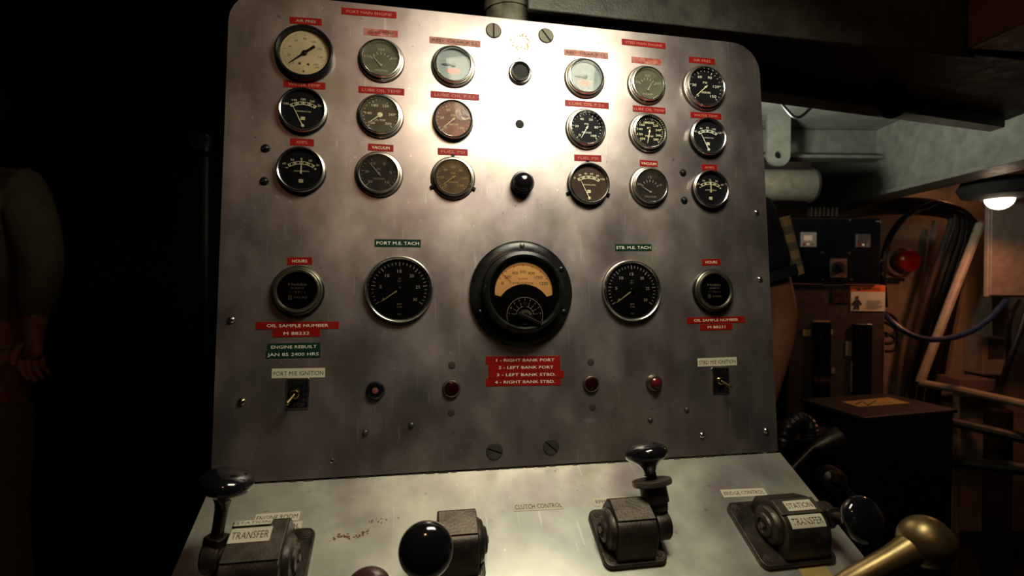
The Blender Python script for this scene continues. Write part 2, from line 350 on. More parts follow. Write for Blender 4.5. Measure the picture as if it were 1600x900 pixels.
for px, py in ((361, 500), (1182, 332), (1187, 436), (1197, 673), (1097, 680)): small_screw(px, py, 'chrome')
small_screw(378, 628, 'brass')
for px, py in ((415, 232), (413, 283), (1067, 270), (1069, 313)): small_screw(px, py, 'black')
for px, py in ((706, 571), (705, 645), (923, 566), (926, 637)): small_screw(px, py, 'flat')
for px, py in ((571, 676), (643, 664), (1016, 656), (1073, 640)): small_screw(px, py, 'dark')
for px, py, r in ((812, 194, 5.8), (519, 720, 2.2)):
    A, x, y = at_panel(px, py); mb = MB(); mb.lathe([(r + .5, 0.02), (r, .25), (r - .2, .05)], 28, mi=1); mb.disc(r, .06)  # dark disc stands in for the shade inside the hole
    mb.build('drilled_hole', [M['void'], M['edge']], con, A)
# worn glue ring above the top button
A, x, y = at_panel(814, 66); mb = MB()
for i in range(44):
    a = random.uniform(0, 2 * PI); r = random.gauss(11, 2.6); q = random.uniform(.4, 1.7)
    yy = r * math.sin(a) * .9 - (random.random() < .25) * random.uniform(6, 14)
    mb.disc(q, .12 + i * .004, 7, T(r * math.cos(a), yy), sy=random.uniform(.5, 1))
mb.build('glue_residue', mat('glue_residue', (.45, .33, .05), .5), con, A, kind='stuff')
# rust spatter on the deck
mb = MB(); x0, y0 = deck(518, 846); x1, y1 = deck(575, 830)
for i in range(70):
    t = random.random(); q = random.uniform(.3, 1.5)
    mb.disc(q, .1 + i * .003, 7, T(x0 + (x1 - x0) * t + random.gauss(0, 1.6), y0 + (y1 - y0) * t + random.gauss(0, 1.4) + 3 * math.sin(t * 7)), sy=random.uniform(.4, 1))
for i in range(16):
    a, b_ = deck(random.gauss(590, 8), random.gauss(812, 3)); mb.disc(random.uniform(.3, 1.1), .11, 7, T(a, b_))
mb.build('rust_spots', mat('rust', (.22, .09, .02), .8), con, MD, kind='stuff')

# ------------------------------------------------------------------ gauges
def ticks(mb, a0, a1, n, r0, r1, w, z, mi=0, major=None, c=(0, 0)):
    for i in range(n):
        a = math.radians(a0 + (a1 - a0) * i / (n - 1)); rr0 = r0 if not major or i % major == 0 else (r0 + r1 * 1.4) / 2.4
        mb.box(rr0, r1, -w / 2, w / 2, z, z + .05, T(*c) @ RZ(a), mi)
def arcband(mb, a0, a1, r0, r1, z, mi=0, n=24, c=(0, 0)):
    vs = []
    for i in range(n + 1):
        a = math.radians(a0 + (a1 - a0) * i / n); vs += [(r0 * math.cos(a) + c[0], r0 * math.sin(a) + c[1], z), (r1 * math.cos(a) + c[0], r1 * math.sin(a) + c[1], z)]
    mb.add(vs, [(2 * i, 2 * i + 1, 2 * i + 3, 2 * i + 2) for i in range(n)], mi=mi)
def needle(name, root, a, L, back, w, z, m, c=(0, 0), hub=2.0, hubm=None):
    mb = MB(); A = T(c[0], c[1], z) @ RZ(math.radians(a))
    mb.add([(-back, -w * .6, 0), (L * .8, -w * .35, 0), (L, 0, 0), (L * .8, w * .35, 0), (-back, w * .6, 0)] + [(-back, -w * .6, .4), (L * .8, -w * .35, .4), (L, 0, .4), (L * .8, w * .35, .4), (-back, w * .6, .4)],
           [(4, 3, 2, 1, 0), (5, 6, 7, 8, 9), (0, 1, 6, 5), (1, 2, 7, 6), (2, 3, 8, 7), (3, 4, 9, 8), (4, 0, 5, 9)], A)
    mb.lathe([(hub, -1), (hub, .7), (hub * .6, 1.1), (0, 1.2)], 18, A, 1)
    return mb.build('pointer', [m, hubm or m], root)
def bezel_two(root, R, m1, m2, tilt=0):
    k = R / 29.0
    MB().lathe([(R + .9, 0), (R + .9, 1.4), (R - .5, 2.6), (R - 3, 2.6)], 56).build('gasket', M['dirty'], root)
    MB().lathe([(R - .4, 1.2), (R, 2.4), (R - .5, 3.8), (R - 1.8, 4.3), (R - 2.9, 3.7), (R - 3.1, 2.6)], 56).build('flange_ring', m2, root)
    ri = R - 3.3
    MB().lathe([(ri, 2.4), (ri, 8.2), (ri - .7, 9.6), (ri - 1.8, 9.9), (ri - 2.7, 9.2), (ri - 2.9, 4.2)], 56).build('bezel', m1, root)
    return ri - 2.9, 4.4, 8.6
def bezel_cup(root, R, m1, m2):
    MB().lathe([(R, 0), (R + .2, 2), (R - .8, 6.5), (R - 2.2, 8)], 56).build('gasket', M['black'], root)
    MB().lathe([(R - .9, 6.0), (R - .7, 7.6), (R - 1.5, 9.2), (R - 2.8, 9.8), (R - 4.0, 9.0), (R - 4.3, 4.2)], 56).build('bezel', m1, root)
    return R - 4.3, 4.5, 8.3
def gauge(name, label, px, py, R, style, dialm, glass, prt, kind, m1='chrome', m2='nickel', ptr=None, group=None, cat='gauge', words=(), lugs=False, h=.003):
    A, x, y = at_panel(px, py, h)
    root = thing(name, label, cat, A, group)
    r, zd, zg = (bezel_two if style == 'two' else bezel_cup)(root, R, M[m1], M[m2])
    MB().disc(r + .1, zd, 48).build('dial', M[dialm], root)
    z = zd + .15; mb = MB()
    if kind == 'arc' or kind == 'amp':
        c = (0, -r * .72); ra = r * 1.02
        arcband(mb, 58, 122, ra - .6, ra + .1, z, c=c)
        arcband(mb, 58, 122, ra + 2.9, ra + 3.4, z, c=c)
        ticks(mb, 58, 122, 5, ra, ra + 3.6, 1.3, z, c=c); ticks(mb, 62, 118, 8, ra, ra + 3.0, .7, z, c=c)
        nums = words[0]
        for i, t in enumerate(nums):
            a = math.radians(128 - 76 * i / (len(nums) - 1)); mb.text(t, c[0] + (ra + 6.6) * math.cos(a), c[1] + (ra + 6.6) * math.sin(a), z, 2.8, width=1.7 * len(t) + .8)
        mb.text(words[1], 0.5, 1.0 - r * .10, z, 1.7, width=r * .72)
        if kind == 'amp':
            mb.box(-r * .72, -r * .60, -.4 + 2, .4 + 2, z, z + .02); mb.box(r * .60, r * .72, 1.6, 2.4, z, z + .02); mb.box(r * .63, r * .69, 1, 3, z, z + .02)
        yl = -r * .55 if kind == 'amp' else -r * .42
        mb.prism(rrect(-2.6, 2.6, yl - 2.1, yl + 2.1, .5, 2), z, z + .02); mb.text('SW', 0, yl, z + .05, 1.9, mi=1, width=4)
        mb.build('scale_markings', [M[prt], M['ink']], root)
        if kind == 'arc': needle('pointer', root, ptr or 116, r * 1.12, 1.5, 1.1, z + 1.1, M[prt], c=(0, -r * .80), hub=1.9)
        else: needle('pointer', root, 88, r * .72, 1, 1.5, z + 1.1, M[prt], c=(0, -r * .18), hub=1.2)
    elif kind == 'round':
        n = words[0]
        for i, t in enumerate(n):
            a = math.radians(225 - 270 * i / (len(n) - 1)); mb.text(t, r * .64 * math.cos(a), r * .64 * math.sin(a), z, r * .145, width=r * .11 * len(t) + .4)
        ticks(mb, 225, -45, 4 * (len(n) - 1) + 1, r * .80, r * .94, .6, z, major=4)
        mb.text(words[1], 0, r * .27, z, r * .11, width=r * .24); mb.text(words[2], 0, -r * .27, z, r * .11, width=r * .6)
        mb.build('scale_markings', M[prt], root)
        needle('pointer', root, ptr, r * .80, r * .15, 1.2, z + 1.1, M[words[3] if len(words) > 3 else prt], hub=words[4] if len(words) > 4 else 1.5)
    elif kind == 'half':       # electric sender gauge, short sweep
        ticks(mb, 150, 30, 7, r * .52, r * .68, 1.1, z, c=(0, -r * .25))
        for i, t in enumerate(words[0]):
            a = math.radians(155 - 130 * i / (len(words[0]) - 1)); mb.text(t, r * .80 * math.cos(a), -r * .22 + r * .80 * math.sin(a), z, r * .15, width=r * .13 * len(t))
        mb.text(words[1], 0, -r * .66, z, r * .13, width=r * .75)
        mb.build('scale_markings', M[prt], root); needle('pointer', root, ptr, r * .72, 1, 1.2, z + 1.1, M[prt], c=(0, -r * .38), hub=1.6)
    elif kind == 'white':
        ticks(mb, 225, -45, 28, r * .72, r * .78, .3, z, major=3)
        for i, t in enumerate(('0', '50', '100', '150', '200', '250', '300')):
            a = math.radians(190 - 200 * i / 6); mb.text(t, r * .56 * math.cos(a), r * .56 * math.sin(a), z, r * .11, width=r * .08 * len(t))
        mb.build('scale_markings', M['grey'], root)
        o = MB(); arcband(o, 0, 360, .86, 1.0, 0, n=32); o.v = [Vector((v.x * r * .42, v.y * r * .19 - r * .36, z + .02)) for v in o.v]; o.text('PSI', 0, -r * .36, z + .03, r * .16, width=r * .5)
        o.disc(1, 0, 28, Matrix.Translation((0, -r * .36, z + .005)) @ Matrix.Diagonal((r * .40, r * .17, 1, 1)), 1)
        o.build('oval_badge', [M['pink'], mat('pale_pink_print', (.50, .22, .17), .6)], root)
        d = MB(); d.text('-', -r * .12, -r * .68, z, 2); d.disc(1.0, z, 8, T(-r * .16, -r * .70)); d.disc(1.1, z, 8, T(r * .2, -r * .70)); d.build('dial_dots', M['ink'], root)
        needle('pointer', root, 178, r * .72, r * .12, 2.6, z + 1.1, M['grey'], hub=2.6)
    g = MB().disc(r + .05, zg, 48).build('glass', M[glass], root)
    if lugs:
        l = MB()
        for a in (90, 205, 335): l.box(R - 1, R + 4.2, -2, 2, 0, 3, RZ(math.radians(a)))
        l.build('mounting_lug', M['black'], root, bevel=.4)
    return root
TEMP = ('100', '140', '180', '220', '260'); AMP = ('60', '30', '0', '30', '60')
gauge('temperature_gauge', 'black water temperature gauge directly below the large cream gauge', 474, 173, 30, 'cup', 'dial', 'glass', 'ivory', 'arc', words=(TEMP, 'TEMPERATURE'))
gauge('ammeter', 'chrome rimmed ammeter at the left end of the lowest gauge row', 471, 266, 30, 'cup', 'dial', 'glass', 'ivory', 'amp', words=(AMP, 'AMPERES'))
gauge('temperature_gauge', 'dull grey-green dialled gauge, second from the left in the top row', 595.5, 93.5, 29.3, 'two', 'dialgrey', 'glassveil', 'dim', 'half', ptr=133, words=(('100', '200', '300'), 'TEMPERATURE'), m1='chrome')
gauge('pressure_gauge', 'white dialled gauge with pink oval, left of the centre screws in the top row', 708.5, 103, 29, 'two', 'dialwhite', 'glass', 'grey', 'white')
gauge('temperature_gauge', 'brown dialled oil temperature gauge with double ring bezel and round white pointer hub', 594, 181, 29.3, 'two', 'dialbrown', 'glassveil', 'ivory', 'round', ptr=218, words=(('100', '140', '180', '220', '260', '300'), '', 'OIL TEMP', 'ivory', 3.4), m1='chrome', m2='nickel')
gauge('pressure_gauge', 'reddish faded oil pressure gauge in the middle row, left of the drilled hole', 708, 188, 27.5, 'cup', 'dialred', 'glassred', 'ivory', 'round', ptr=222, words=(('0', '20', '40', '60', '80', '100'), 'PSI', 'PRESSURE'), m1='chrome')
gauge('vacuum_gauge', 'grimy dark vacuum gauge, left of the fuel pressure gauge with orange numerals', 592, 272, 29.8, 'two', 'dial', 'glassgrime', 'dim', 'round', ptr=130, words=(('30', '20', '10', '0', '5', '10'), 'VAC', 'VACUUM'), m1='nickel')
gauge('pressure_gauge', 'copper tinted fuel pressure gauge with orange numerals and black side lugs', 708, 278, 28.8, 'two', 'dialbrown', 'glassamber', 'ochre', 'round', ptr=218, words=(('0', '20', '40', '60', '80', '100', '120'), 'PSI', 'PRESSURE'), lugs=True, m1='chrome')
gauge('pressure_gauge', 'white dialled gauge with pink oval, right of the centre screws in the top row', 914, 121.5, 29, 'two', 'dialwhite', 'glass', 'grey', 'white')
gauge('temperature_gauge', 'blank looking dark olive gauge between the right white gauge and the air pressure gauge', 1011, 132.5, 28.8, 'two', 'dialgrey', 'glassveil', 'dim', 'half', ptr=60, words=(('100', '200', '300'), 'TEMP'))
gauge('pressure_gauge', 'large black air pressure gauge at the right end of the top row', 1101, 137.5, 34, 'two', 'dial', 'glass', 'white', 'round', ptr=222, words=(('0', '30', '60', '90', '120', '150'), 'PSI', 'PRESSURE', 'ivory'))
gauge('pressure_gauge', 'black oil pressure gauge below the white gauge right of the centre line', 916, 201, 29, 'two', 'dial', 'glass', 'white', 'round', ptr=240, words=(('0', '20', '40', '50', '80', '100'), 'PSI', 'PRESSURE'))
gauge('temperature_gauge', 'black oil temperature gauge with ring of yellow numerals, middle row right of centre', 1013.5, 207, 28.8, 'two', 'dial', 'glass', 'ivory', 'round', ptr=258, words=(('100', '120', '140', '160', '180', '200', '220', '240', '260', '280'), 'F', 'TEMP'))
gauge('temperature_gauge', 'black water temperature gauge near the right edge with pointer leaning left', 1105, 214.5, 29, 'cup', 'dial', 'glass', 'white', 'arc', words=(('40', '60', '80', '100', '120'), 'TEMPERATURE'))
gauge('pressure_gauge', 'chrome fuel pressure gauge with black lugs, right of the black push button', 919.5, 287.5, 30.5, 'cup', 'dialbrown', 'glass', 'ivory', 'arc', lugs=True, words=(('0', '20', '40', '60', '80', '100'), 'PRESSURE'))
gauge('vacuum_gauge', 'black vacuum gauge with short pointer, between fuel pressure gauge and right ammeter', 1015, 291.5, 29, 'two', 'dial', 'glassgrime', 'dim', 'half', ptr=150, words=(('30', '15', '0'), 'VACUUM'))
gauge('ammeter', 'chrome rimmed ammeter at the right end of the lowest gauge row', 1109, 296, 28.8, 'cup', 'dial', 'glass', 'ivory', 'amp', words=(AMP, 'AMPERES'))

# large cream air pressure gauge
A, x, y = at_panel(476.5, 84, .003); g = thing('pressure_gauge', 'large cream dialled air pressure gauge with thick black rim at top left', 'gauge', A)
MB().lathe([(36.5, 0), (36.8, 5), (35.5, 9.5), (33.5, 11), (31, 10), (29.8, 4)], 64).build('housing', M['black'], g)
MB().disc(30, 4.2, 56).build('dial', M['dialcream'], g)
mb = MB(); ticks(mb, 225, -45, 41, 23.5, 27, .35, 4.3, major=4)
for i, t in enumerate(('0', '20', '40', '60', '80', '100', '120', '140', '160')):
    a = math.radians(225 - 270 * i / 8); mb.text(t, 19.5 * math.cos(a), 19.5 * math.sin(a), 4.3, 2.8, width=1.9 * len(t))
mb.text('PSI', 15, -17.5, 4.3, 2.6); mb.disc(1.7, 4.3, 12, T(-6, -14)); mb.disc(1.7, 4.3, 12, T(4.5, -14.5)); mb.disc(1.3, 4.3, 12, T(-1, -24)); mb.build('scale_markings', M['ink'], g)
mb = MB(); A2 = T(0, 0, 5.6) @ RZ(math.radians(219))
mb.prism([(-16, -1.6), (-15.2, 0), (-16, 1.6), (-6, 1.3), (0, 2.4), (6, 1.0), (24, .25), (24, -.25), (6, -1.0), (0, -2.4), (-6, -1.3)][::-1], 0, .5, A2); mb.lathe([(3.1, -1), (3.1, .9), (0, 1.4)], 20, A2); mb.build('pointer', M['black'], g)
MB().disc(30.4, 9, 56).build('glass', M['glass'], g)

# tachometers
def tach(px, py, R, label):
    A, x, y = at_panel(px, py, .004); g = thing('tachometer', label, 'tachometer', A, 'tachometers either side of the pyrometer')
    MB().lathe([(R + .6, 0), (R + .6, 1), (R - 2, 2)], 64).build('gasket', M['dirty'], g)
    MB().lathe([(R, .8), (R + .1, 4), (R - .8, 7), (R - 2.2, 8.2), (R - 3.6, 7.4), (R - 5.2, 4.6), (R - 5.4, 2.6)], 72).build('bezel', M['chrome'], g)
    r = R - 5.3; MB().disc(r, 3, 56).build('dial', M['dial'], g)
    mb = MB(); z = 3.15
    ticks(mb, 213, -33, 31, r * .84, r * .92, .55, z, major=None); ticks(mb, 213, -33, 7, r * .80, r * .93, .9, z)
    for i, t in enumerate(('0', '5', '10', '15', '20', '25', '30')):
        a = math.radians(213 - 246 * i / 6); mb.text(t, r * .62 * math.cos(a), r * .62 * math.sin(a), z, 4.2, width=2.7 * len(t))
    mb.text('RPM', 0, -r * .50, z, 2.0, width=5.6); mb.text('X 100', 0, -r * .60, z, 2.0, width=6.4); mb.text('VDO', 0, -r * .84, z, 1.6, width=5)
    mb.build('scale_markings', M['white'], g)
    e = MB(); e.tube([(0, 10, z), (0, 15, z)], .35, 6); e.tube([(-2, 14, z), (2, 14, z)], .3, 6); e.tube([(-2.6, 11.6, z), (-1.6, 10, z), (0, 9.4, z), (1.6, 10, z), (2.6, 11.6, z)], .3, 6); e.build('anchor_emblem', M['dim'], g)
    needle('pointer', g, 215, r * .80, 0, 1.6, z + 1.4, M['ivory'], hub=1.0)
    MB().lathe([(3.6, z), (3.6, z + 2.2), (2.8, z + 2.8), (0, z + 3)], 24).build('pointer_hub', M['black'], g)
    MB().disc(r + .2, 6.2, 56).build('glass', M['glass'], g)
tach(624, 452, 43.2, 'chrome rimmed tachometer left of the pyrometer, reading zero')
tach(988, 454, 43.2, 'chrome rimmed tachometer right of the pyrometer, reading zero')

# hour meters
def hours(px, py, label):
    A, x, y = at_panel(px, py, .004); g = thing('hour_meter', label, 'hour meter', A, 'quartz hour meters')
    MB().lathe([(31.5, 0), (31.6, 3), (30.2, 5.5), (28, 6)], 56).build('gasket', M['black'], g)
    MB().lathe([(30.2, 4), (29.9, 6.6), (28.6, 7.6), (27.6, 7.2), (27.2, 9.6), (26.0, 11), (24.4, 10.8), (22.6, 8.6), (22.4, 5)], 56).build('bezel', M['olive'], g)
    MB().disc(22.6, 6, 48).build('dial', M['dial'], g); z = 6.15
    mb = MB(); mb.text('Hobbs', 0, 8.2, z, 3.6, width=21); mb.text('QUARTZ', 0, 3.4, z, 2.2, width=16); mb.text('HOURS', 4.0, -8.2, z, 2.5, width=15)
    arcp = rrect(-10, -6.4, -11, -5.6, .8, 3); inn = rrect(-9.2, -7.2, -10.3, -6.3, .4, 3)
    n = len(arcp); mb.add([(a, b, z) for a, b in arcp] + [(a, b, z) for a, b in inn], [(i, (i + 1) % n, n + (i + 1) % n, n + i) for i in range(n)]); mb.box(-9.3, -7.1, -8.5, -8.1, z, z + .02)
    mb.build('lettering', M['white'], g)
    mb = MB(); mb.prism(rrect(-10.5, 10.5, -4.2, 1.2, .4, 2), z - .05, z + .05, mi=1)
    for i, t in enumerate('001166'): mb.text(t, -8.4 + i * 3.4, -1.5, z + .1, 2.6, width=1.8)
    mb.build('counter_digits', [M['dim'], M['black']], g)
    MB().disc(22.5, 9.2, 48).build('glass', M['glass'], g)
hours(465, 454.5, 'olive rimmed round hour meter at the left, below the port hours label')
hours(1115, 454, 'olive rimmed round hour meter at the right, beside the starboard tachometer')

# pyrometer
A, x, y = at_panel(815.5, 457, .006); g = thing('pyrometer', 'big black bakelite pyrometer with amber window and selector knob', 'gauge', A)
MB().lathe([(69, 0), (70, 2), (69.5, 7), (66, 9.5), (58, 10.5), (55.5, 11), (54, 22), (51.5, 26), (48.5, 27), (46, 25), (45.2, 19)], 80).build('housing', M['bake'], g)
mb = MB(); mb.disc(45.4, 15.5, 64); mb.build('dial', M['dialamber'], g)
# black mask: outside arch and lower body
mk = MB(); z = 19.0
def archpt(r, a, c=(0, 0)): return (r * math.cos(math.radians(a)) + c[0], r * math.sin(math.radians(a)) + c[1])
upper = [archpt(38.5, a, (0, 0)) for a in range(-6, 187, 6)]     # window outer edge
lowr = [archpt(37, a, (0, -27)) for a in range(34, 147, 4)]     # window lower arch
out = [archpt(46.2, a) for a in range(0, 361, 6)]
n = len(upper); o2 = [archpt(46.2, -6 + 192 * i / (n - 1)) for i in range(n)]
mk.add([(a, b, z) for a, b in upper] + [(a, b, z) for a, b in o2], [(i, i + 1, n + i + 1, n + i) for i in range(n - 1)])
low = [upper[-1]] + [p for p in lowr[::-1]] + [upper[0]] + [archpt(46.2, a) for a in range(-6, -175, -6)]
mk.prism([(a, b) for a, b in low], z - 2, z)
mk.build('window_mask', M['bake'], g)
mb = MB(); z = 15.7
for i, t in enumerate(('0', '200', '400', '600', '800', '1000', '1200')):
    a = 148 - 116 * i / 6; q = archpt(33, a, (0, -2)); mb.text(t, q[0], q[1] - 4, z, 4.0, width=2.7 * len(t) + .5)
    q = archpt(37.2, a, (0, -2)); mb.box(-1.2, 1.2, -.35, .35, z, z + .03, T(q[0], q[1]) @ RZ(math.radians(a)))
mb.text('RIGHT', 0, 17.5, z, 1.7, width=13); mb.text('PYROMETER', 0, 11.4, z, 2.8, width=28)
mb.build('scale_markings', M['ink'], g)
mb = MB(); mb.tube([(-16, 12, z + 1.2), (-33, 29, z + 1.2)], .35, 6); mb.build('pointer', M['redline'], g)
mb = MB(); arcband(mb, 200, -20, 23.6, 24.2, 19.2, c=(1, -31), n=40)
for i in range(9):
    a = math.radians(172 - 164 * i / 8); c = (1, -31); mb.text(str(i), c[0] + 21 * math.cos(a), c[1] + 21 * math.sin(a), 19.2, 2.4, width=1.7)
    mb.box(12, 18, -.25, .25, 19.15, 19.25, T(*c) @ RZ(a))
arcband(mb, 172, 8, 11.5, 12.1, 19.2, c=(1, -31)); mb.build('selector_scale', M['white'], g)
mb = MB(); mb.lathe([(3.4, 19), (3.2, 20.6), (0, 21)], 18, T(1, -16)); mb.build('zero_screw', M['olive'], g)
mb = MB(); mb.lathe([(10.5, 19.2), (10, 23), (8, 24.5), (0, 24.8)], 30, T(1, -33), 0)
mb.prism([(-13, -2.6), (19, -2.0), (22, 0), (19, 2.0), (-13, 2.6)], 23, 30, T(1, -33) @ RZ(math.radians(-24))); mb.build('selector_knob', M['gloss'], g, bevel=.6)
mb = MB(); mb.prism([(-11, .4), (19, .4), (21, 1.1), (-11, 2.4)], 30.02, 30.3, T(1, -33) @ RZ(math.radians(-24))); arcband(mb, 20, 160, 5.5, 9.2, 25.2, c=(1, -33)); mb.build('knob_inlay', M['olive'], g)
for a in (90, 205, -25, 30):
    mb = MB(); q = archpt(62.5, a); mb.lathe([(3.6, 9.6), (3.4, 11), (2, 11.8), (0, 12)], 18, T(*q)); mb.build('rim_screw', M['castlit'] if a == 90 else M['black'], g)
MB().disc(45.3, 23, 56).build('glass', M['glass'], g)

# ------------------------------------------------------------------ push buttons, lamps
A, x, y = at_panel(812.5, 114, .002); g = thing('button_socket', 'chrome collared black push button between the two white gauges', 'button', A)
MB().lathe([(16, 0), (16.3, 3), (14.5, 4.4), (13.4, 4.4)], 44).build('base_ring', M['nickel'], g)
MB().lathe([(13.6, 3), (13.2, 8), (12.8, 9.8), (11.6, 10.2), (10.6, 9.4), (10.4, 3)], 44).build('collar', M['chrome'], g)
MB().lathe([(14, 3.2), (13.4, 6.5), (12.9, 6.6)], 44).build('gasket', M['black'], g)
mb = MB(); mb.lathe([(10.4, 2), (10.3, 7.0), (9, 7.5), (0, 7.5)], 36); mb.build('push_cap', M['void'], g)
A, x, y = at_panel(815, 288, .001); g = thing('push_button', 'glossy black domed push button between the fuel pressure gauges', 'button', A)
MB().lathe([(15.6, 0), (15.8, 10), (15, 12.6), (14.2, 13)], 44).build('body', M['black'], g)
MB().lathe([(14.4, 12.4), (14.3, 13.4), (13.6, 13.4)], 44).build('rim', M['olive'], g)
MB().lathe([(13.9, 13), (13, 17), (10, 20.6), (5.5, 22.8), (0, 23.5)], 40).build('dome', M['gloss'], g)
def lamp(px, py, label, kind):
    A, x, y = at_panel(px, py, .002); g = thing('indicator_lamp', label, 'indicator lamp', A, 'indicator lamps')
    MB().lathe([(12.2, 0), (11.6, 1), (11, 1.2)], 36).build('gasket', M['dirty'], g)
    if kind == 'ring':
        MB().lathe([(11.2, 0), (10.6, 4), (8.8, 5.6), (5, 5.4), (4, 4)], 36).build('housing', M['gloss'], g); MB().lathe([(4.1, 3.6), (3.6, 6), (0, 6.6)], 24).build('button', M['pinkbtn'], g)
    elif kind == 'lens':
        MB().lathe([(11, 0), (10.8, 3.4), (9.8, 4.4), (9, 4)], 36).build('housing', M['castlit'], g); MB().lathe([(9.4, 3.6), (8.6, 5.0), (5, 6.4), (0, 7)], 30).build('lens', M['redlens'], g)
    else:
        MB().lathe([(11.6, 0), (11, 5), (9, 7.4), (7, 7.6)], 36).build('housing', M['olive'], g); MB().lathe([(7.4, 6.6), (6.8, 9.6), (4, 12), (0, 12.6)], 26).build('lens', M['redjewel'], g)
lamp(586.5, 610, 'black indicator with small pink centre, below the left tachometer', 'ring')
lamp(705.5, 607.5, 'dark red flat indicator lamp left of the four line red label', 'lens')
lamp(924, 600, 'dark red flat indicator lamp right of the four line red label', 'lens')
lamp(1022, 598, 'indicator with shiny red jewel, below the right tachometer', 'jewel')

# ignition toggles
def toggle(px, py, label, vec):
    A, x, y = at_panel(px, py); g = thing('toggle_switch', label, 'switch', A, 'ignition toggle switches')
    MB().prism(rrect(-13.6, 13.6, -19, 19, 2.5), 0, 1.2).build('switch_plate', M['nickel'], g, bevel=.3)
    MB().prism(rrect(-11.6, 11.6, -17, 17, 1.5), 1.2, 1.35).build('legend_field', M['black'], g)
    mb = MB(); mb.text('START', 0, 13.6, 1.5, 4.6, width=20)
    for i, t in enumerate('RUN'): mb.text(t, 8.6, 7.0 - i * 7.4, 1.5, 4.6, width=3.8)
    mb.text('STOP', 0, -13.6, 1.5, 4.6, width=18); mb.build('legend', M['nickel'], g)
    c = (-2.5, 0)
    MB().lathe([(7.6, 1.3), (7.6, 3.0), (6, 3.4)], 6, T(*c)).build('hex_nut', M['brassy'], g)
    MB().lathe([(5.4, 1.3), (5.4, 7), (4.6, 8), (3.2, 7.6), (3, 5)], 28, T(*c)).build('bushing', M['brassy'], g)
    v = Vector(vec); MB().tube([Vector((c[0], c[1], 6)), Vector((c[0], c[1], 6)) + v * .5, Vector((c[0], c[1], 6)) + v * .93, Vector((c[0], c[1], 6)) + v], [1.5, 1.9, 2.7, 1.6], 14).build('bat_lever', M['brassy'], g)
toggle(465.5, 615, 'brass toggle switch on black legend plate under the port ignition sticker', (-6, -10, 15))
toggle(1125.5, 594.5, 'brass toggle switch on black legend plate under the starboard ignition sticker', (7, -8, 13))

# ------------------------------------------------------------------ labels on the panel
def tape(txt, x0, y0, x1, y1, h, m, label, tm='white', th=None, frac=.84, surf='p', cat='label', off=0.0, group=None, name='label_tape'):
    f = pan if surf == 'p' else deck; Mx = MP if surf == 'p' else MD
    a = Vector(f(x0, y0)); b = Vector(f(x1, y1)); c = (a + b) / 2; L = (b - a).length; ang = math.atan2(b.y - a.y, b.x - a.x)
    root = thing(name, label, cat, Mx @ T(c.x * .001, c.y * .001, 0) @ RZ(ang), group)
    MB().box(-L / 2, L / 2, -h / 2, h / 2, 0, .45).build('strip', M[m], root, bevel=.1)
    if txt: mb = MB(); mb.text(txt, off, 0, .55, th or h * .42, width=L * frac); mb.build('lettering', M[tm], root)
    return root
RW = 9.2
tape('AIR PRES', 452.5, 31.5, 503, 35, RW, 'tape', 'red AIR PRES label above the large cream gauge', 'dim', frac=.62)
tape('PORT MAIN ENGINE', 533.5, 17, 619.5, 24, RW + .3, 'tape', 'red PORT MAIN ENGINE label at the top edge, left of centre', 'pink', frac=.82)
tape('GEAR TEMP', 568.7, 49.3, 621.8, 53.7, RW, 'tapeworn', 'faded red label above the grey-green gauge in the left top row', 'dirty', frac=.75)
tape('RED. GEAR P.S.I.', 671, 62, 750.8, 69.3, RW, 'tapepale', 'bleached pinkish label above the left white dialled gauge', 'dirty', frac=.9)
tape('WATER TEMP.', 443.2, 130.5, 508.7, 135, RW, 'tape', 'red WATER TEMP label directly below the large cream gauge', 'pink', frac=.78)
tape('LUBE OIL TEMP', 560, 139.7, 631.8, 144, RW, 'tape', 'red LUBE OIL TEMP label above the brown dialled gauge on the left', 'pink', frac=.84)
tape('LUBE OIL P.S.I.', 672.7, 147.2, 748.9, 152.6, RW, 'tape', 'red LUBE OIL P.S.I. label above the reddish faded gauge', 'pink', frac=.84)
tape('AMPS.', 453.4, 221.4, 490.7, 223.4, RW, 'tape', 'short red AMPS label above the left ammeter', 'pink', frac=.5)
tape('VACUUM', 575, 229.6, 614.8, 232.1, RW, 'tape', 'red VACUUM label above the grimy gauge on the left', 'ivory', frac=.7)
tape('FUEL PSI', 683.9, 236.4, 730.8, 238.5, RW, 'tape', 'red FUEL PSI label above the gauge with orange numerals', 'pink', frac=.78)
tape('RED. GEAR P.S.I.', 881.3, 81.4, 950, 87.6, RW, 'tapepale', 'bleached pinkish label above the right white dialled gauge', 'dirty', frac=.9)
tape('STBD MAIN ENGINE', 971.4, 65.2, 1039.8, 72.3, RW, 'tape', 'red STBD MAIN ENGINE label near the top edge, right of centre', 'pink', frac=.84)
tape('GEAR TEMP.', 986.7, 93.2, 1033.4, 97.7, RW, 'tapeworn', 'faded red label above the blank looking olive gauge', 'pink', frac=.75)
tape('AIR PRES', 1076, 93, 1116.8, 96.8, RW, 'tape', 'red AIR PRES label above the large black gauge at the right', 'pink', frac=.66)
tape('LUBE OIL P.S.I.', 882.6, 160.8, 951.2, 165.6, RW, 'tape', 'red LUBE OIL P.S.I. label below the right white dialled gauge', 'pink', frac=.8)
tape('LUBE OIL TEMP', 988.6, 169.4, 1039.7, 173.6, RW, 'tape', 'red LUBE OIL TEMP label below the blank looking olive gauge', 'pink', frac=.94)
tape('WATER TEMP.', 1078.7, 179.4, 1127, 182.5, RW, 'tape', 'red WATER TEMP label near the right edge of the panel', 'pink', frac=.78)
tape('FUEL PSI', 897.2, 246.4, 939.5, 247.8, RW, 'tape', 'red FUEL PSI label right of the black push button', 'pink', frac=.74)
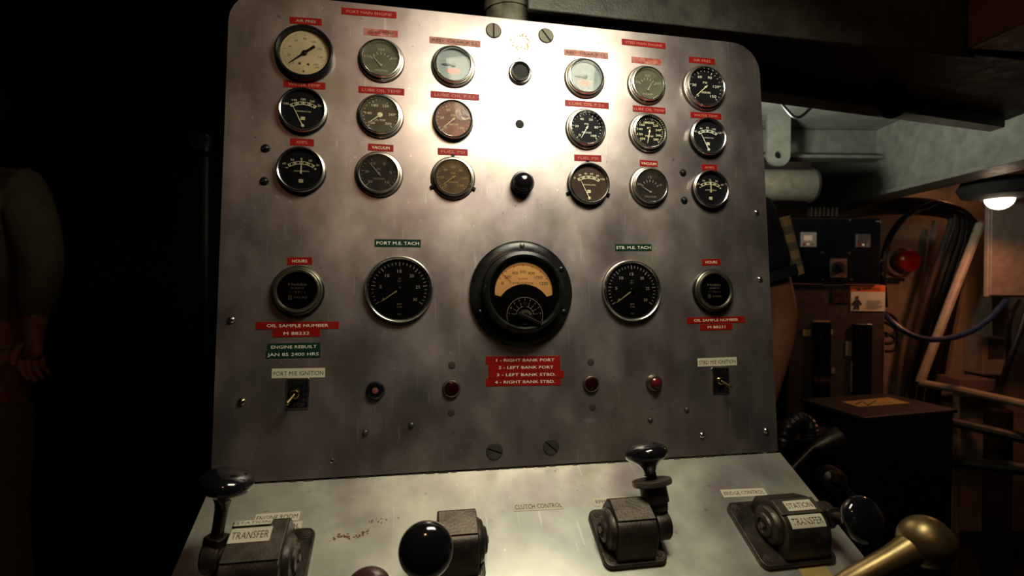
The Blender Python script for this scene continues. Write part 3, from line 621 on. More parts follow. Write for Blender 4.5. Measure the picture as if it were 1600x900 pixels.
tape('VACUUM', 999.5, 254.6, 1027.4, 256.6, RW, 'tape', 'small red VACUUM label between the right FUEL and AMPS labels', 'ivory', frac=.84)
tape('AMPS', 1096.3, 261.2, 1119.9, 262.4, RW, 'tape', 'very short red AMPS label above the right ammeter', 'pink', frac=.62)
tape('HOURS', 449, 408, 487.8, 407.6, RW, 'tape', 'red HOURS label above the left hour meter', 'ivory', frac=.6)
tape('HOURS', 1096.7, 409.9, 1125.6, 409.2, RW, 'tape', 'red HOURS label above the right hour meter', 'ivory', frac=.62)
tape('OIL SAMPLE NUMBER', 399.8, 509, 529.6, 508, 9.3, 'tape', 'long red OIL SAMPLE NUMBER label below the left hour meter', 'white', frac=.74)
tape('M 88232', 426, 521.3, 500.5, 520, 9.0, 'tape', 'red M 88232 label under the left oil sample label', 'white', frac=.54)
tape('ENGINE REBUILT', 418, 542.5, 500.7, 541, 9.3, 'tapegreen', 'dark green ENGINE REBUILT label, upper of the green pair', 'white', frac=.86)
tape('JAN 85 2400 HRS', 415.5, 554.2, 500.7, 552.6, 9.3, 'tapegreen', 'dark green JAN 85 2400 HRS label, lower of the green pair', 'white', frac=.94)
tape('PORT M.E. TACH', 585.4, 379.5, 657.4, 380.4, 10, 'tapegreen', 'dark green PORT M.E. TACH label above the left tachometer', 'white', frac=.92)
tape('STB. M.E. TACH', 961, 386.8, 1018, 386.8, 9.6, 'tapegreen', 'dark green STB. M.E. TACH label above the right tachometer', 'white', frac=.94)
tape('OIL SAMPLE NUMBER', 1072.9, 500.8, 1163.6, 499, 9.3, 'tape', 'long red OIL SAMPLE NUMBER label below the right hour meter', 'ivory', frac=.76)
tape('M 88231', 1093.8, 511.5, 1144.4, 510.2, 9.0, 'tape', 'red M 88231 label under the right oil sample label', 'ivory', frac=.54)
tape('1 - RIGHT BANK PORT', 758.8, 563, 875, 562, 10.4, 'tape', 'red label strip 1 - RIGHT BANK PORT, topmost of four under the pyrometer', 'white', frac=.78, off=3, th=3.8)
tape('2 - LEFT BANK PORT', 762.9, 574.3, 875.5, 573.2, 10.4, 'tape', 'red label strip 2 - LEFT BANK PORT, second of four under the pyrometer', 'white', frac=.76, off=2, th=3.8)
tape('3 - LEFT BANK STBD.', 762.9, 585.8, 880.6, 584.6, 10.4, 'tape', 'red label strip 3 - LEFT BANK STBD., third of four under the pyrometer', 'white', frac=.78, off=0, th=3.8)
tape('4 - RIGHT BANK STBD.', 759, 597.3, 876, 595.6, 10.4, 'tape', 'red label strip 4 - RIGHT BANK STBD., lowest of four under the pyrometer', 'white', frac=.80, off=2, th=3.8)
tape('PORT M/E IGNITION', 424.6, 583.7, 507.8, 582.2, 11.6, 'paper', 'cream PORT M/E IGNITION sticker above the left toggle switch', 'ink', frac=.94, th=5.6, cat='sticker', name='sticker')
tape('STBD M/E IGNITION', 1090, 566.5, 1151, 564.2, 11.6, 'paper', 'cream STBD M/E IGNITION sticker above the right toggle switch', 'ink', frac=.94, th=5.6, cat='sticker', name='sticker')
tape('CLUTCH CONTROL', 802, 793, 879.5, 789, 11.6, 'paper', 'cream CLUTCH CONTROL sticker on the deck between the middle levers', 'ink', surf='d', frac=.94, th=6.6, cat='sticker', name='sticker')
tape('RPM CONTROL', 927, 785, 995, 781, 12, 'paper', 'cream RPM sticker on the deck, mostly hidden behind the tall lever', 'ink', surf='d', frac=.9, th=5.6, cat='sticker', name='sticker')
tape('BRIDGE CONTROL', 1128, 771.5, 1196, 768.5, 12, 'paper', 'cream BRIDGE CONTROL sticker on the deck at the right', 'ink', surf='d', frac=.92, th=5.6, cat='sticker', name='sticker')
tape('ENGINE ROOM', 398, 811, 468, 806, 12, 'paper', 'cream ENGINE ROOM sticker behind the left control head', 'ink', surf='d', frac=.92, th=6, cat='sticker', name='sticker')
tape('CONTROL', 410, 826, 471, 821.5, 12, 'paper', 'cream CONTROL sticker just below the ENGINE ROOM sticker, half hidden', 'ink', surf='d', frac=.9, th=6, cat='sticker', name='sticker')

# ------------------------------------------------------------------ control heads
KNOB = [(0, -1), (6.6, -1), (7.2, 3), (9.5, 8), (13.5, 12), (20, 15.5), (24, 18.5), (25.2, 22.5), (24.4, 26.5), (21, 30.5), (14.5, 33.6), (7, 35), (0, 35.4)]
def control_head(x0, x1, y0, y1, side, ang, label, body=(14, 30), top=46, lever='stem', stickers=(), kn=(0, 0, 80), knobm='gloss', lev_hub=(-1, 26), dark='cast', flat=25, cov=25.5, back=20):
    cx = (x0 + x1) / 2; cy = (y0 + y1) / 2; w = (x1 - x0) / 2; hgt = (y1 - y0) / 2
    g = thing('control_lever', label, 'control lever', MD @ T(cx * .001, cy * .001, 0))
    mc = M[dark]
    MB().prism(rrect(-w, w, -hgt, hgt, 9), 0, 7).build('base_plate', mc, g, bevel=1.6)
    for sx in (-1, 1):
        for sy in (-1, 1):
            mb = MB(); q = T(sx * (w - 9), sy * (hgt - 9)); mb.lathe([(5.2, 7.0), (5.0, 7.5), (4.2, 7.5)], 20, q); mb.lathe([(4.3, 7.2), (4.3, 8.4), (3.2, 9.0), (0, 9.0)], 6, q, 1)
            mb.build('bolt', [M['castlit'], M['dirty']], g)
    bl, br = body
    t = top; pr = [(-hgt + 4, 6)] + [(-hgt + flat - (flat - 4) * math.cos(q), 6 + (t - 6) * math.sin(q)) for q in [PI / 2 * i / 9 for i in range(1, 10)]] + [(hgt - back, t), (hgt - back + 7, t * .90), (hgt - 9, t * .6), (hgt - 8, 6)]
    P2 = Matrix(((0, 0, 1, 0), (1, 0, 0, 0), (0, 1, 0, 0), (0, 0, 0, 1)))    # prism outline (y,z) swept along x
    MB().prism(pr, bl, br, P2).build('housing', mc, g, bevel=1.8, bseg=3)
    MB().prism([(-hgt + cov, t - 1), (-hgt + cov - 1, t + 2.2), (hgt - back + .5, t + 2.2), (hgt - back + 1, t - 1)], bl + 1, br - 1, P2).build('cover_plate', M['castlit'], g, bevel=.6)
    # end cap on the side away from the lever
    e = bl if side > 0 else br; dirn = -side
    AX = T(e, -2, t * .48) @ (RY(-PI / 2) if dirn < 0 else RY(PI / 2))
    MB().lathe([(24, -2), (24, 2), (21, 6), (15, 7.5), (13.5, 10), (9, 11), (7.5, 9), (0, 8.6)], 40, AX, sx=.86).build('end_cap', mc, g)
    MB().lathe([(4.2, 8), (4, 12.5), (0, 13)], 6, AX).build('cap_screw', M['castlit'], g)
    # lever hub
    e = br if side > 0 else bl; hz = lev_hub[1]; hy = lev_hub[0]
    AH = T(e, hy, hz) @ (RY(PI / 2) if side > 0 else RY(-PI / 2))
    MB().lathe([(10, -1), (10, 5), (15, 5.5), (15.5, 8), (15.5, 20), (14, 22), (8, 22.5), (0, 22.5)], 40, AH).build('lever_hub', mc, g, bevel=.4)
    hx = e + side * 13.5; O = Vector((hx, hy, hz)); K = Vector((kn[0] - cx, kn[1] - cy, kn[2])); dv = (K - O); length = dv.length - 18; dv.normalize()
    LA = Matrix.Translation(O) @ dv.to_track_quat('Z', 'X').to_matrix().to_4x4()    # local z along the lever
    MB().prism(rrect(-9, 9, -9, 9, 3), 6, 20, LA).build('lever_clamp', mc, g, bevel=1)
    if lever == 'collar':
        MB().lathe([(12, 16), (13.5, 24), (15.5, 25), (15.5, 43), (14, 44)], 36, LA).build('spring_cup', mc, g)
        MB().lathe([(14, 43.5), (22.5, 44), (23, 47), (22.5, 50), (6, 50.5), (0, 50.5)], 44, LA).build('collar_plate', M['castlit'], g, bevel=.3)
        sp = [Vector((6.2 * math.cos(k * .7), 6.2 * math.sin(k * .7), 50 + k * .36)) for k in range(46)]; MB().tube(sp, 1.3, 6, LA).build('spring', M['rubber'], g)
        MB().tube([(0, 0, 48), (0, 0, 70)], 4, 14, LA).build('stem', mc, g)
    else:
        MB().tube([(0, 0, 12), (0, 0, length * .5), (0, 0, length)], [6.8, 5.6, 6.2], 18, LA).build('stem', mc, g)
    kl = length
    mb = MB(); mb.lathe(KNOB, 48, LA @ T(0, 0, kl - 4)); mb.build('knob', M[knobm], g, sharp=60)
    for (txt, sx0, sx1, v0, v1, zz, tl) in stickers:
        # sticker laid on the housing, v = position over the housing from the top edge towards the front
        if zz < 0:      # wrapped over the rounded front of the housing
            wd = sx1 - sx0; a_, b_ = flat - 4, t - 6
            def sf(x, s_, h):
                th = s_ / (a_ * .55 + b_ * .45); return (x, -hgt + flat - (a_ + h) * math.sin(th), 6 + (b_ + h) * math.cos(th)) if s_ > 0 else (x, -hgt + flat - s_, t + h)
            s = MB(); ss = [v0 - v1 / 2 + v1 * i / 8 for i in range(9)]
            s.add([sf(x, q, h) for q in ss for x in (sx0, sx1) for h in (0, .45)], [f for i in range(8) for f in ((4*i+1, 4*i+3, 4*i+7, 4*i+5)[::-1], (4*i, 4*i+4, 4*i+6, 4*i+2)[::-1], (4*i, 4*i+1, 4*i+5, 4*i+4), (4*i+2, 4*i+6, 4*i+7, 4*i+3))] + [(0, 2, 3, 1), (32, 33, 35, 34)]); so = s.build('sticker', M['paper'], g)
            q = MB(); q.text(txt, (sx0 + sx1) / 2, 0, 0, v1 * .52, width=wd * .9); q.v = [Vector(sf(v.x, v0 - v.y, .6)) for v in q.v]; q.build('lettering', M['ink'], so); continue
        wd = sx1 - sx0; A2 = T((sx0 + sx1) / 2, v0, zz) @ RX(tl)
        s = MB(); s.box(-wd / 2, wd / 2, -v1 / 2, v1 / 2, 0, .4, A2); so = s.build('sticker', M['paper'], g)
        q = MB(); q.text(txt, 0, 0, .5, v1 * .52, A2, width=wd * .9); q.build('lettering', M['ink'], so)
    return g
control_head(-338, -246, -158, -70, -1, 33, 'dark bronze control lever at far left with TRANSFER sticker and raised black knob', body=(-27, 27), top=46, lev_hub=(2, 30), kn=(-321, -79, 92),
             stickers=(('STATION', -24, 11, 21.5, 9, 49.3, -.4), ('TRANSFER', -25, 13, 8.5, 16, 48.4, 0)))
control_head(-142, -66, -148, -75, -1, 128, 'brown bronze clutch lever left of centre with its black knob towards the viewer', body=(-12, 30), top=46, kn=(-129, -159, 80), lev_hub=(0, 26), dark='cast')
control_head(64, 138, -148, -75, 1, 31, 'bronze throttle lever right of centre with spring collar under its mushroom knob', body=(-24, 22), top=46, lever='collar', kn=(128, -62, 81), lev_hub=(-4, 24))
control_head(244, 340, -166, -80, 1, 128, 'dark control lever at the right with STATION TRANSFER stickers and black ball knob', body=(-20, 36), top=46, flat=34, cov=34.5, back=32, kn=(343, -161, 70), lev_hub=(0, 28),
             stickers=(('STATION', -8, 28, 1, 13.5, 48.4, 0), ('TRANSFER', -13, 31, 9, 16, -1, 0)))
# brass lever in the right foreground
def dpt(px, py, h): a, b = deck(px, py, h * .001); return Vector((a, b, h))
g = thing('brass_lever', 'tarnished brass lever with round ball end in the right foreground', 'control lever', MD @ T(.30, -.30, 0))
O = Vector((300, -300, 0)); b0 = dpt(1447, 846, 150) - O; b1 = dpt(1330, 908, 120) - O
dvv = (b0 - b1); base = Vector((b1.x - dvv.x * 1.2, b1.y - 10, 6))
MB().tube([base, base * .4 + b1 * .6 + Vector((0, 0, 6)), b1, b1 * .45 + b0 * .55, b0 * .85 + b1 * .15, b0], [11, 10, 9.5, 10.5, 13.5, 17], 24).build('handle', M['brass'], g)
MB().ball((b0.x, b0.y, b0.z), 21.5, 16).build('ball_end', M['brass'], g, sharp=80)
MB().lathe([(26, 0), (26, 5), (20, 8), (15, 14), (0, 15)], 32, T(base.x, base.y)).build('foot', M['brass'], g)
# round brown knob at the bottom edge
a, b = deck(575, 917, .03); g = thing('round_knob', 'reddish brown round knob cut off by the bottom edge of the picture', 'knob', MD @ T(a * .001, b * .001, 0))
MB().lathe([(9, 0), (8, 14), (11, 18)], 24).build('stem', M['cast'], g); MB().lathe([(10, 16), (19, 19), (22, 24), (21, 30), (15, 35), (6, 37), (0, 37.4)], 36).build('cap', mat('brown_bakelite', (.06, .022, .014), .25, coat=.3), g)
tape('', 1252, 897, 1296, 893, 14, 'yellow', 'yellow sticker at the bottom edge below the right control lever', 'ink', surf='d', frac=.5, cat='sticker', name='sticker')
#PART2
# ------------------------------------------------------------------ the compartment behind (ship frame, metres)
def sthing(name, label, cat, base, group=None): return thing(name, label, cat, MS @ Matrix.Translation(base), group)
def sb(mb, name, m, root, bevel=0, base=None, **k):
    if base is not None: mb.v = [v - Vector(base) for v in mb.v]
    return mb.build(name, m, root, unit=1, bevel=bevel, **k)
def stube(name, label, cat, pts, r, m, group=None, n=10, smooth=0, root=None, part=None):
    pts = [SP(*p) if isinstance(p, tuple) else p for p in pts]
    for _ in range(smooth):
        q = [pts[0]]
        for i in range(len(pts) - 1): q += [pts[i] * .75 + pts[i + 1] * .25, pts[i] * .25 + pts[i + 1] * .75]
        pts = q + [pts[-1]]
    mb = MB(); mb.tube(pts, r, n)
    if root is not None: return sb(mb, part, m, root[0], base=root[1])
    o = mb.build(name, m, None, MS, unit=1); return tag(o, label, cat, group)
# overhead: lifting lugs, pipe, wire, lagged pipe
def lug(px, py, d, w, h, m, label, up):
    c = SP(px, py, d); n = 48; vs = []; fs = []
    for i in range(n):
        a = 2 * PI * i / n; cc, sn = math.cos(a), math.sin(a)
        t = w if sn < 0 else min(w / max(abs(cc), 1e-6), up / max(sn, 1e-6))
        vs += [(w * .33 * cc, 0, w * .33 * sn), (t * cc, 0, t * sn)]
    for i in range(n): j = (i + 1) % n; fs.append((2 * i, 2 * j, 2 * j + 1, 2 * i + 1))
    me = bpy.data.meshes.new('lifting_lug'); me.from_pydata(vs, [], fs); me.materials.append(m)
    o = bpy.data.objects.new('lifting_lug', me); COL.objects.link(o); o.matrix_world = MS @ Matrix.Translation(c)
    s = o.modifiers.new('solidify', 'SOLIDIFY'); s.thickness = .012; return tag(o, label, 'lug')
lug(1391, 168, 1.11, .025, .05, M['darkbeam'], 'dark steel lifting lug with hole hanging from the overhead box beam', .045)
lug(1214, 243, 1.80, .041, .1, M['green'], 'pale green lifting lug with hole hanging beside the right panel edge', .16)
p = SP(1230, 290, 1.7)
g = sthing('pipe_stub', 'fat cream pipe with dark end band showing right of the panel', 'pipe', (p.x, p.y, p.z))
MB().tube([(-.35, 0, 0), (.075, 0, 0)], .053, 28).build('pipe', mat('dull_cream_paint', (.06, .055, .04), .5), g, unit=1); MB().box(-.27, -.25, -.06, .06, -.06, .6 - p.z).build('hanger', M['darkbeam'], g, unit=1); MB().tube([(.075, 0, 0), (.083, 0, 0)], .056, 28).build('end_band', M['rubber'], g, unit=1)
stube('wire', 'thin black wire drooping under the overhead beam', 'wire', [(1212, 150, 1.35), (1226, 168, 1.35), (1240, 184, 1.35), (1252, 183, 1.35), (1270, 165, 1.36), (1300, 147, 1.38)], .0042, M['rubber'], smooth=2)
g = sthing('lagged_pipe', 'grey canvas lagged pipe above the top edge of the panel', 'pipe', SP(795, 20, .82))
MB().tube([(0, 0, -.12), (0, 0, .4)], .038, 28).build('lagging', M['lag'], g, unit=1); MB().tube([(0, 0, -.004), (0, 0, .012)], .0405, 28).build('band', M['lag'], g, unit=1)
stube('conduit', 'dull conduit crossing behind the top of the panel, right of the lagged pipe', 'conduit', [(850, 60, .95), (885, 30, 1.0), (940, 12, 1.05), (1010, 5, 1.1)], .006, M['lag'], smooth=2)
stube('conduit', 'thinner dull conduit just under the other one behind the top of the panel', 'conduit', [(862, 68, .97), (905, 34, 1.02), (975, 18, 1.07)], .005, M['khaki'], smooth=2)
stube('conduit', 'dark conduit running up to the beam behind the right of the panel top', 'conduit', [(960, 72, .98), (1010, 55, 1.02), (1062, 28, 1.08)], .005, M['darkbeam'])

# generator cabinet
D0 = 1.9; a = SP(1233, 443, D0); b = SP(1384, 443, D0); x0, x1, zt = a.x, b.x, a.z
g = sthing('generator_panel', 'black generator control box with two small displays on a grey-brown cabinet', 'control panel', ((x0 + x1) / 2, D0, -CZ)); B = ((x0 + x1) / 2, D0, -CZ)
sb(MB().box(x0, x1, D0, D0 + .38, -CZ, zt - .002), 'cabinet_body', M['cabinet'], g, .006, B)
t0 = SP(1231, 340, D0 - .02); t1 = SP(1377, 342, D0 - .02)
sb(MB().box(t0.x, t1.x, D0 - .02, D0 + .2, zt, t0.z), 'control_box', M['gloss'], g, .004, B)
def spbox(mb, px0, py0, px1, py1, d, th, mi=0):
    p0 = SP(px0, py1, d); p1 = SP(px1, py0, d); return mb.box(p0.x, p1.x, d - th, d + .003, p0.z, p1.z, mi=mi)
DF = D0 - .022
for (X0, Y0, X1, Y1, m1, lc, dl) in ((1251, 363, 1275, 386, 'pinkish', 'lcd', 0), (1337, 366, 1359, 387, 'dark', 'cabinet', 1)):
    f = sb(spbox(MB(), X0, Y0, X1, Y1, DF, .006), 'display_unit', M['whitecab'] if not dl else M['cabinet'], g, .002, B)
    sb(spbox(MB(), X0 + 5, Y0 + 5, X1 - 6, Y0 + 13, DF - .006, .001), 'display_screen', M[lc], f, 0, B)
    for k, mm in enumerate(('redbtn', 'white', 'green')):
        sb(spbox(MB(), X0 + 3.5 + k * 6.5, Y1 - 6, X0 + 6.5 + k * 6.5, Y1 - 3, DF - .006, .002), 'key', M[mm], f, 0, B)
f = sb(spbox(MB(), 1297, 404, 1323, 434, DF, .003), 'selector_plate', M['castlit'], g, .001, B)
q = SP(1309, 418, DF - .003); mb = MB(); mb.lathe([(.022, 0), (.020, .014), (0, .015)], 24, Matrix.Translation(q) @ RX(PI / 2)); mb.box(-.005, .005, -.018, .018, .014, .024, Matrix.Translation(q) @ RX(PI / 2) @ RZ(.8)); sb(mb, 'selector_knob', M['rubber'], g, 0, B)
for X, Y in ((1285, 395), (1327, 396), (1328, 344), (1370, 346), (1285, 437), (1331, 437)):
    q = SP(X, Y, DF); mb = MB(); mb.lathe([(.0045, 0), (.003, .003), (0, .0035)], 10, Matrix.Translation(q) @ RX(PI / 2)); sb(mb, 'box_screw', M['chrome'], g, 0, B)
DC = D0 - .002
s = sb(spbox(MB(), 1329, 446, 1383, 486, DC, .001), 'warning_sign', M['paper'], g, 0, B); s['label'] = 'orange and cream WARNING sign with a black figure'
sb(spbox(MB(), 1329.3, 446.3, 1382.7, 455.5, DC - .0012, .0003), 'sign_header', M['orange'], s, 0, B)
q = SP(1357, 451, DC - .003); k = DC / 791.165
mb = MB(); A = Matrix.Translation(q) @ RX(PI / 2) @ Matrix.Scale(k, 4)
mb.text('WARNING', 5, 0, 0, 5.2, A, width=27); mb.add([(-18, -3, 0), (-12, -3, 0), (-15, 3, 0)], [(0, 1, 2)], A)
A = Matrix.Translation(SP(1340, 474, DC - .003)) @ RX(PI / 2) @ Matrix.Scale(k, 4)
mb.disc(2.6, 0, 12, A @ T(-1, 9)); mb.prism([(-3.5, 6), (1.5, 6), (7, -1), (5, -3), (1, 1), (3, -10), (.5, -10), (-1, -3), (-3, -10), (-6, -10), (-4, 0), (-8, -4), (-9.5, -2)][::-1], 0, .2, A)
for i in range(6): mb.box(14, 14 + (22, 24, 18, 25, 24, 17)[i], -.35 + 4 - i * 2.4, .25 + 4 - i * 2.4, 0, .1, A)
sb(mb, 'sign_print', M['ink'], s, 0, B, kind='stuff')
for X0, X1, Y0 in ((1268, 1296, 503), (1330, 1360, 506)):
    f = sb(spbox(MB(), X0, Y0, X1, 650, DC, .012), 'breaker_strip', M['gloss'], g, .002, B)
    sb(spbox(MB(), X0 + 12, Y0 + 4, X0 + 14.5, 640, DC - .012, .004), 'strip_bar', M['olive'], f, 0, B)
for X0, Y0, X1, Y1, mm in ((1254, 515, 1266, 525, 'yellow'), (1270, 501, 1296, 504, 'yellow'), (1297, 515, 1301, 523, 'whitecab'), (1299, 575, 1304, 583, 'whitecab'), (1321, 533, 1330, 556, 'whitecab'), (1329, 565, 1333, 612, 'whitecab'), (1286, 442.5, 1317, 446, 'paper'), (1299, 450, 1328, 474, 'cast'), (1270, 605, 1277, 615, 'redbtn'), (1345, 565, 1352, 571, 'redbtn')):
    sb(spbox(MB(), X0, Y0, X1, Y1, DC, .002), 'cabinet_label', M[mm], g, 0, B)
mb = MB()
# terminal block on top of the control box
for i in range(7): spbox(mb, 1262 + i * 6.5, 325, 1265 + i * 6.5, 339, D0 + .02, .02)
sb(mb, 'terminal_block', M['castlit'], g, 0, B, kind='stuff')
# red button
g = sthing('emergency_button', 'round red mushroom button with cream ring on the back bulkhead', 'button', SP(1403, 408, 2.39)); R90 = RX(PI / 2)
MB().lathe([(.072, 0), (.070, .02), (.058, .022), (.056, .006)], 32, R90).build('ring', M['cream'], g, unit=1)
MB().lathe([(.03, 0), (.03, .05), (.050, .055), (.050, .075), (.035, .085), (0, .088)], 32, R90).build('push_cap', M['redbtn'], g, unit=1)
stube('rod', 'short dark rod on the bulkhead below the red button', 'rod', [(1381, 436, 2.36), (1412, 437, 2.36)], .007, M['rubber'])
# pipes and cables
stube('hand_rail', 'cream rail pipe slanting down from upper right behind the blue hose', 'pipe', [(1532, 350, 2.05), (1487, 466, 2.02), (1437, 598, 2.0)], .016, M['cream'])
stube('hand_rail', 'cream pipe running low from the slanting rail to the right frame edge', 'pipe', [(1437, 598, 2.0), (1500, 609, 1.9), (1620, 636, 1.68)], .014, M['cream'])
stube('hand_rail', 'short cream upright stub under the low cream pipe', 'pipe', [(1494, 610, 1.95), (1496, 700, 1.95), Vector((SP(1496, 700, 1.95).x, 1.95, -CZ))], .010, M['cream'])
stube('blue_hose', 'blue hose sagging across the back compartment', 'hose', [(1360, 470, 2.0), (1390, 500, 1.9), (1418, 522, 1.86), (1455, 533, 1.84), (1500, 526, 1.84), (1540, 505, 1.86), (1572, 470, 1.9)], .0105, M['blue'], smooth=2)
for i, (a, b, c, d) in enumerate(((1505, 335, 1438, 540), (1513, 338, 1450, 545), (1520, 340, 1462, 550), (1497, 338, 1428, 520), (1526, 345, 1478, 545), (1489, 340, 1420, 560))):
    lab = ('first', 'second', 'third', 'fourth', 'fifth', 'sixth')[i]
    stube('cable', 'black cable in the slanting bundle left of the cream rail', 'cable', [(1400 + i * 9, 322 + i, 2.2), (1460 + i * 5, 322 + i * 2, 2.2), (a, b, 2.18), ((a + c) / 2 - 4, (b + d) / 2, 2.2), (c, d, 2.24), (c - 15, d + 90, 2.3)], .013 if i < 3 else .011, M['rubber'] if i not in (3, 5) else M['cabinet'], group='cables in the slanting bundle', smooth=2)
for i in range(4):
    stube('cable', 'dark cable in the overhead run below the girder', 'cable', [(1290, 330 + i * 4, 2.0), (1360, 316 + i * 5, 2.1), (1440, 312 + i * 6, 2.15), (1500, 325 + i * 5, 2.2), (1524, 350 + i * 9, 2.25)], .014, M['rubber'], group='overhead cable run', smooth=2)
stube('cable', 'shiny black cable looping down left of the red button', 'cable', [(1460, 318, 2.05), (1425, 330, 2.05), (1400, 352, 2.03), (1383, 385, 2.0), (1378, 430, 1.98), (1382, 480, 1.98)], .012, M['gloss'], smooth=2)
for i in range(3):
    stube('cable', 'small black cable loop beside the cabinet with the warning sign', 'cable', [(1383, 488 + i * 16, 1.95), (1398, 495 + i * 16, 1.95), (1403, 510 + i * 14, 1.95), (1397, 522 + i * 13, 1.95), (1384, 525 + i * 12, 1.95)], .006, M['rubber'], group='cable loops beside the cabinet', smooth=2)
stube('cable', 'glossy black cable hanging under the beige cabinet at the right', 'cable', [(1592, 470, 1.9), (1580, 490, 1.88), (1574, 520, 1.88), (1578, 560, 1.9)], .009, M['gloss'], smooth=2)
stube('cable', 'second black cable at the right frame edge under the beige cabinet', 'cable', [(1606, 480, 1.85), (1594, 520, 1.85), (1578, 560, 1.86), (1565, 600, 1.88)], .010, M['rubber'], smooth=2)
stube('pipe', 'dim vertical pipe on the bulkhead left of the slanting cables', 'pipe', [(1462, 345, 2.36), (1432, 560, 2.36)], .014, M['cream'])
# cabinets
def cabinet(name, label, px0, py0, px1, py1, d, dep, m, lid=True):
    p0 = SP(px0, py1, d); p1 = SP(px1, py0, d); B = ((p0.x + p1.x) / 2, d, p0.z); g = sthing(name, label, 'box', B)
    sb(MB().box(p0.x, p1.x, d, d + dep, p0.z, p1.z), 'body', m, g, .004, B)
    if lid: sb(MB().box(p0.x + .004, p1.x - .004, d - .008, d - .001, p0.z + .006, p1.z - .006), 'door', m, g, .003, B)
    return g, B
cabinet('wall_cabinet', 'big plain beige cabinet at the right frame edge below the lamp', 1543, 318, 1720, 464, 1.98, .02, M['whitecab'])
g, B = cabinet('junction_box', 'small beige junction box with dark opening below the blue hose', 1536, 527, 1572, 586, 2.2, .12, M['whitecab'], False)
sb(spbox(MB(), 1544, 530, 1569, 560, 2.199, .002), 'opening', M['cabinet'], g, 0, B)
g, B = cabinet('pump_housing', 'rounded pinkish box behind the low cream pipe', 1500, 593, 1556, 612, 2.1, .12, mat('pinkish_enamel', (.26, .16, .16), .5), False)
# warm lamp under the girder
c = SP(1562, 309, 1.72)
g = sthing('bulkhead_lamp', 'glowing lamp bowl under a black hood at the upper right', 'lamp', c)
pr = [(0, -.040)] + [(.040 * math.sin(t), -.040 * math.cos(t)) for t in (.3, .6, .9, 1.2, 1.5)]
MB().lathe(pr, 28).build('lamp_bowl', M['lampglow'], g, unit=1)
MB().lathe([(.042, -.006), (.10, .004), (.115, .03), (.10, .06), (0, .075)], 36).build('hood', M['void'], g, unit=1)
lo = point('bulkhead_lamp_light', MS @ (c + Vector((0, -.01, -.05))), .03, 4.5, (1.0, .36, .15))
lo.data = bpy.data.lights.new('bulkhead_lamp_light', 'SPOT'); lo.data.energy = 5; lo.data.color = (1.0, .34, .15); lo.data.shadow_soft_size = .03; lo.data.spot_size = math.radians(165); lo.data.spot_blend = .3
c2 = SP(1521, 273, 2.25); g = sthing('far_lamp', 'tiny glowing lamp seen far back under the girder', 'lamp', c2)
point('far_lamp_light', MS @ (c2 + Vector((0, -.03, 0))), .01, .35, (1.0, .36, .15)); MB().ball((0, 0, 0), .011, 10).build('bulb', M['lampglow'], g, unit=1); MB().lathe([(.006, .008), (.006, .12)], 12).build('stem', M['rubber'], g, unit=1)
# black battery-like box in front
P0 = SP(1350, 651, 1.50); zt = P0.z
def onz(px, py): v = ray(px, py); k = zt / v.z; q = v * k; return Vector((q.dot(rl), q.dot(fl), zt))
q0 = onz(1350, 651); q1 = onz(1490, 639); q3 = onz(1256, 624); q2 = q1 + q3 - q0
B = (q0.x, q0.y, -CZ); g = sthing('equipment_box', 'large black equipment box with yellowed sticker on its lid', 'box', B)
mb = MB(); mb.prism([(q.x, q.y) for q in (q0, q1, q2, q3)], -CZ, zt - .012); sb(mb, 'body', M['rubber'], g, .004, B)
e1 = (q1 - q0).normalized() * .008; e3 = (q3 - q0).normalized() * .008
mb = MB(); mb.prism([(q.x, q.y) for q in (q0 - e1 - e3, q1 + e1 - e3, q2 + e1 + e3, q3 - e1 + e3)], zt - .011, zt); sb(mb, 'lid', mat('dark_lid', (.035, .03, .028), .45), g, .002, B)
ss = [onz(x, y) for x, y in ((1342, 636), (1422, 630), (1388, 621), (1316, 628))]
mb = MB(); mb.prism([(q.x, q.y) for q in ss], zt, zt + .0008); sb(mb, 'sticker', M['yellow'], g, 0, B)
tt = [onz(x, y) for x, y in ((1338, 632), (1348, 628), (1356, 634), (1368, 627))]; mb = MB(); mb.tube([q + Vector((0, 0, .0015)) for q in tt], .002, 5); sb(mb, 'scribble', M['ink'], g, 0, B)
# dark machinery between console and box
B = SP(1262, 715, 1.25); g = sthing('pump', 'dim black pump with ribbed hose low between console and black box', 'machine', (B.x, B.y, -CZ)); BB = (B.x, B.y, -CZ)
sb(MB().tube([(B.x + .07, B.y + .16, -CZ), (B.x + .07, B.y + .16, B.z + .02)], .10, 24), 'pump_body', M['rubber'], g, 0, BB)
sb(MB().tube([SP(1235, 735, 1.2), SP(1270, 700, 1.2), SP(1290, 692, 1.2), SP(1312, 682, 1.2)], [.008, .009, .024, .026], 16), 'outlet_fitting', M['cast'], g, 0, BB)
hs = [SP(1222, 700, 1.22), SP(1228, 672, 1.22), SP(1245, 655, 1.24), SP(1262, 662, 1.25), SP(1268, 690, 1.24)]
pts = hs
for _ in range(3):
    q = [pts[0]]
    for i in range(len(pts) - 1): q += [pts[i] * .75 + pts[i + 1] * .25, pts[i] * .25 + pts[i + 1] * .75]
    pts = q + [pts[-1]]
sb(MB().tube(pts, [.020 + .003 * (i % 2) for i in range(len(pts))], 14), 'ribbed_hose', M['rubber'], g, 0, BB)
sb(MB().tube([SP(1290, 745, 1.2), SP(1320, 765, 1.18), SP(1345, 790, 1.16), SP(1352, 830, 1.15)], .010, 10), 'lower_hose', M['rubber'], g, 0, BB)
mb = MB(); mb.lathe([(.03, 0), (.03, .03), (.022, .04), (0, .042)], 20, Matrix.Translation(SP(1292, 745, 1.2)) @ RX(PI / 2)); sb(mb, 'cap', M['cast'], g, 0, BB)
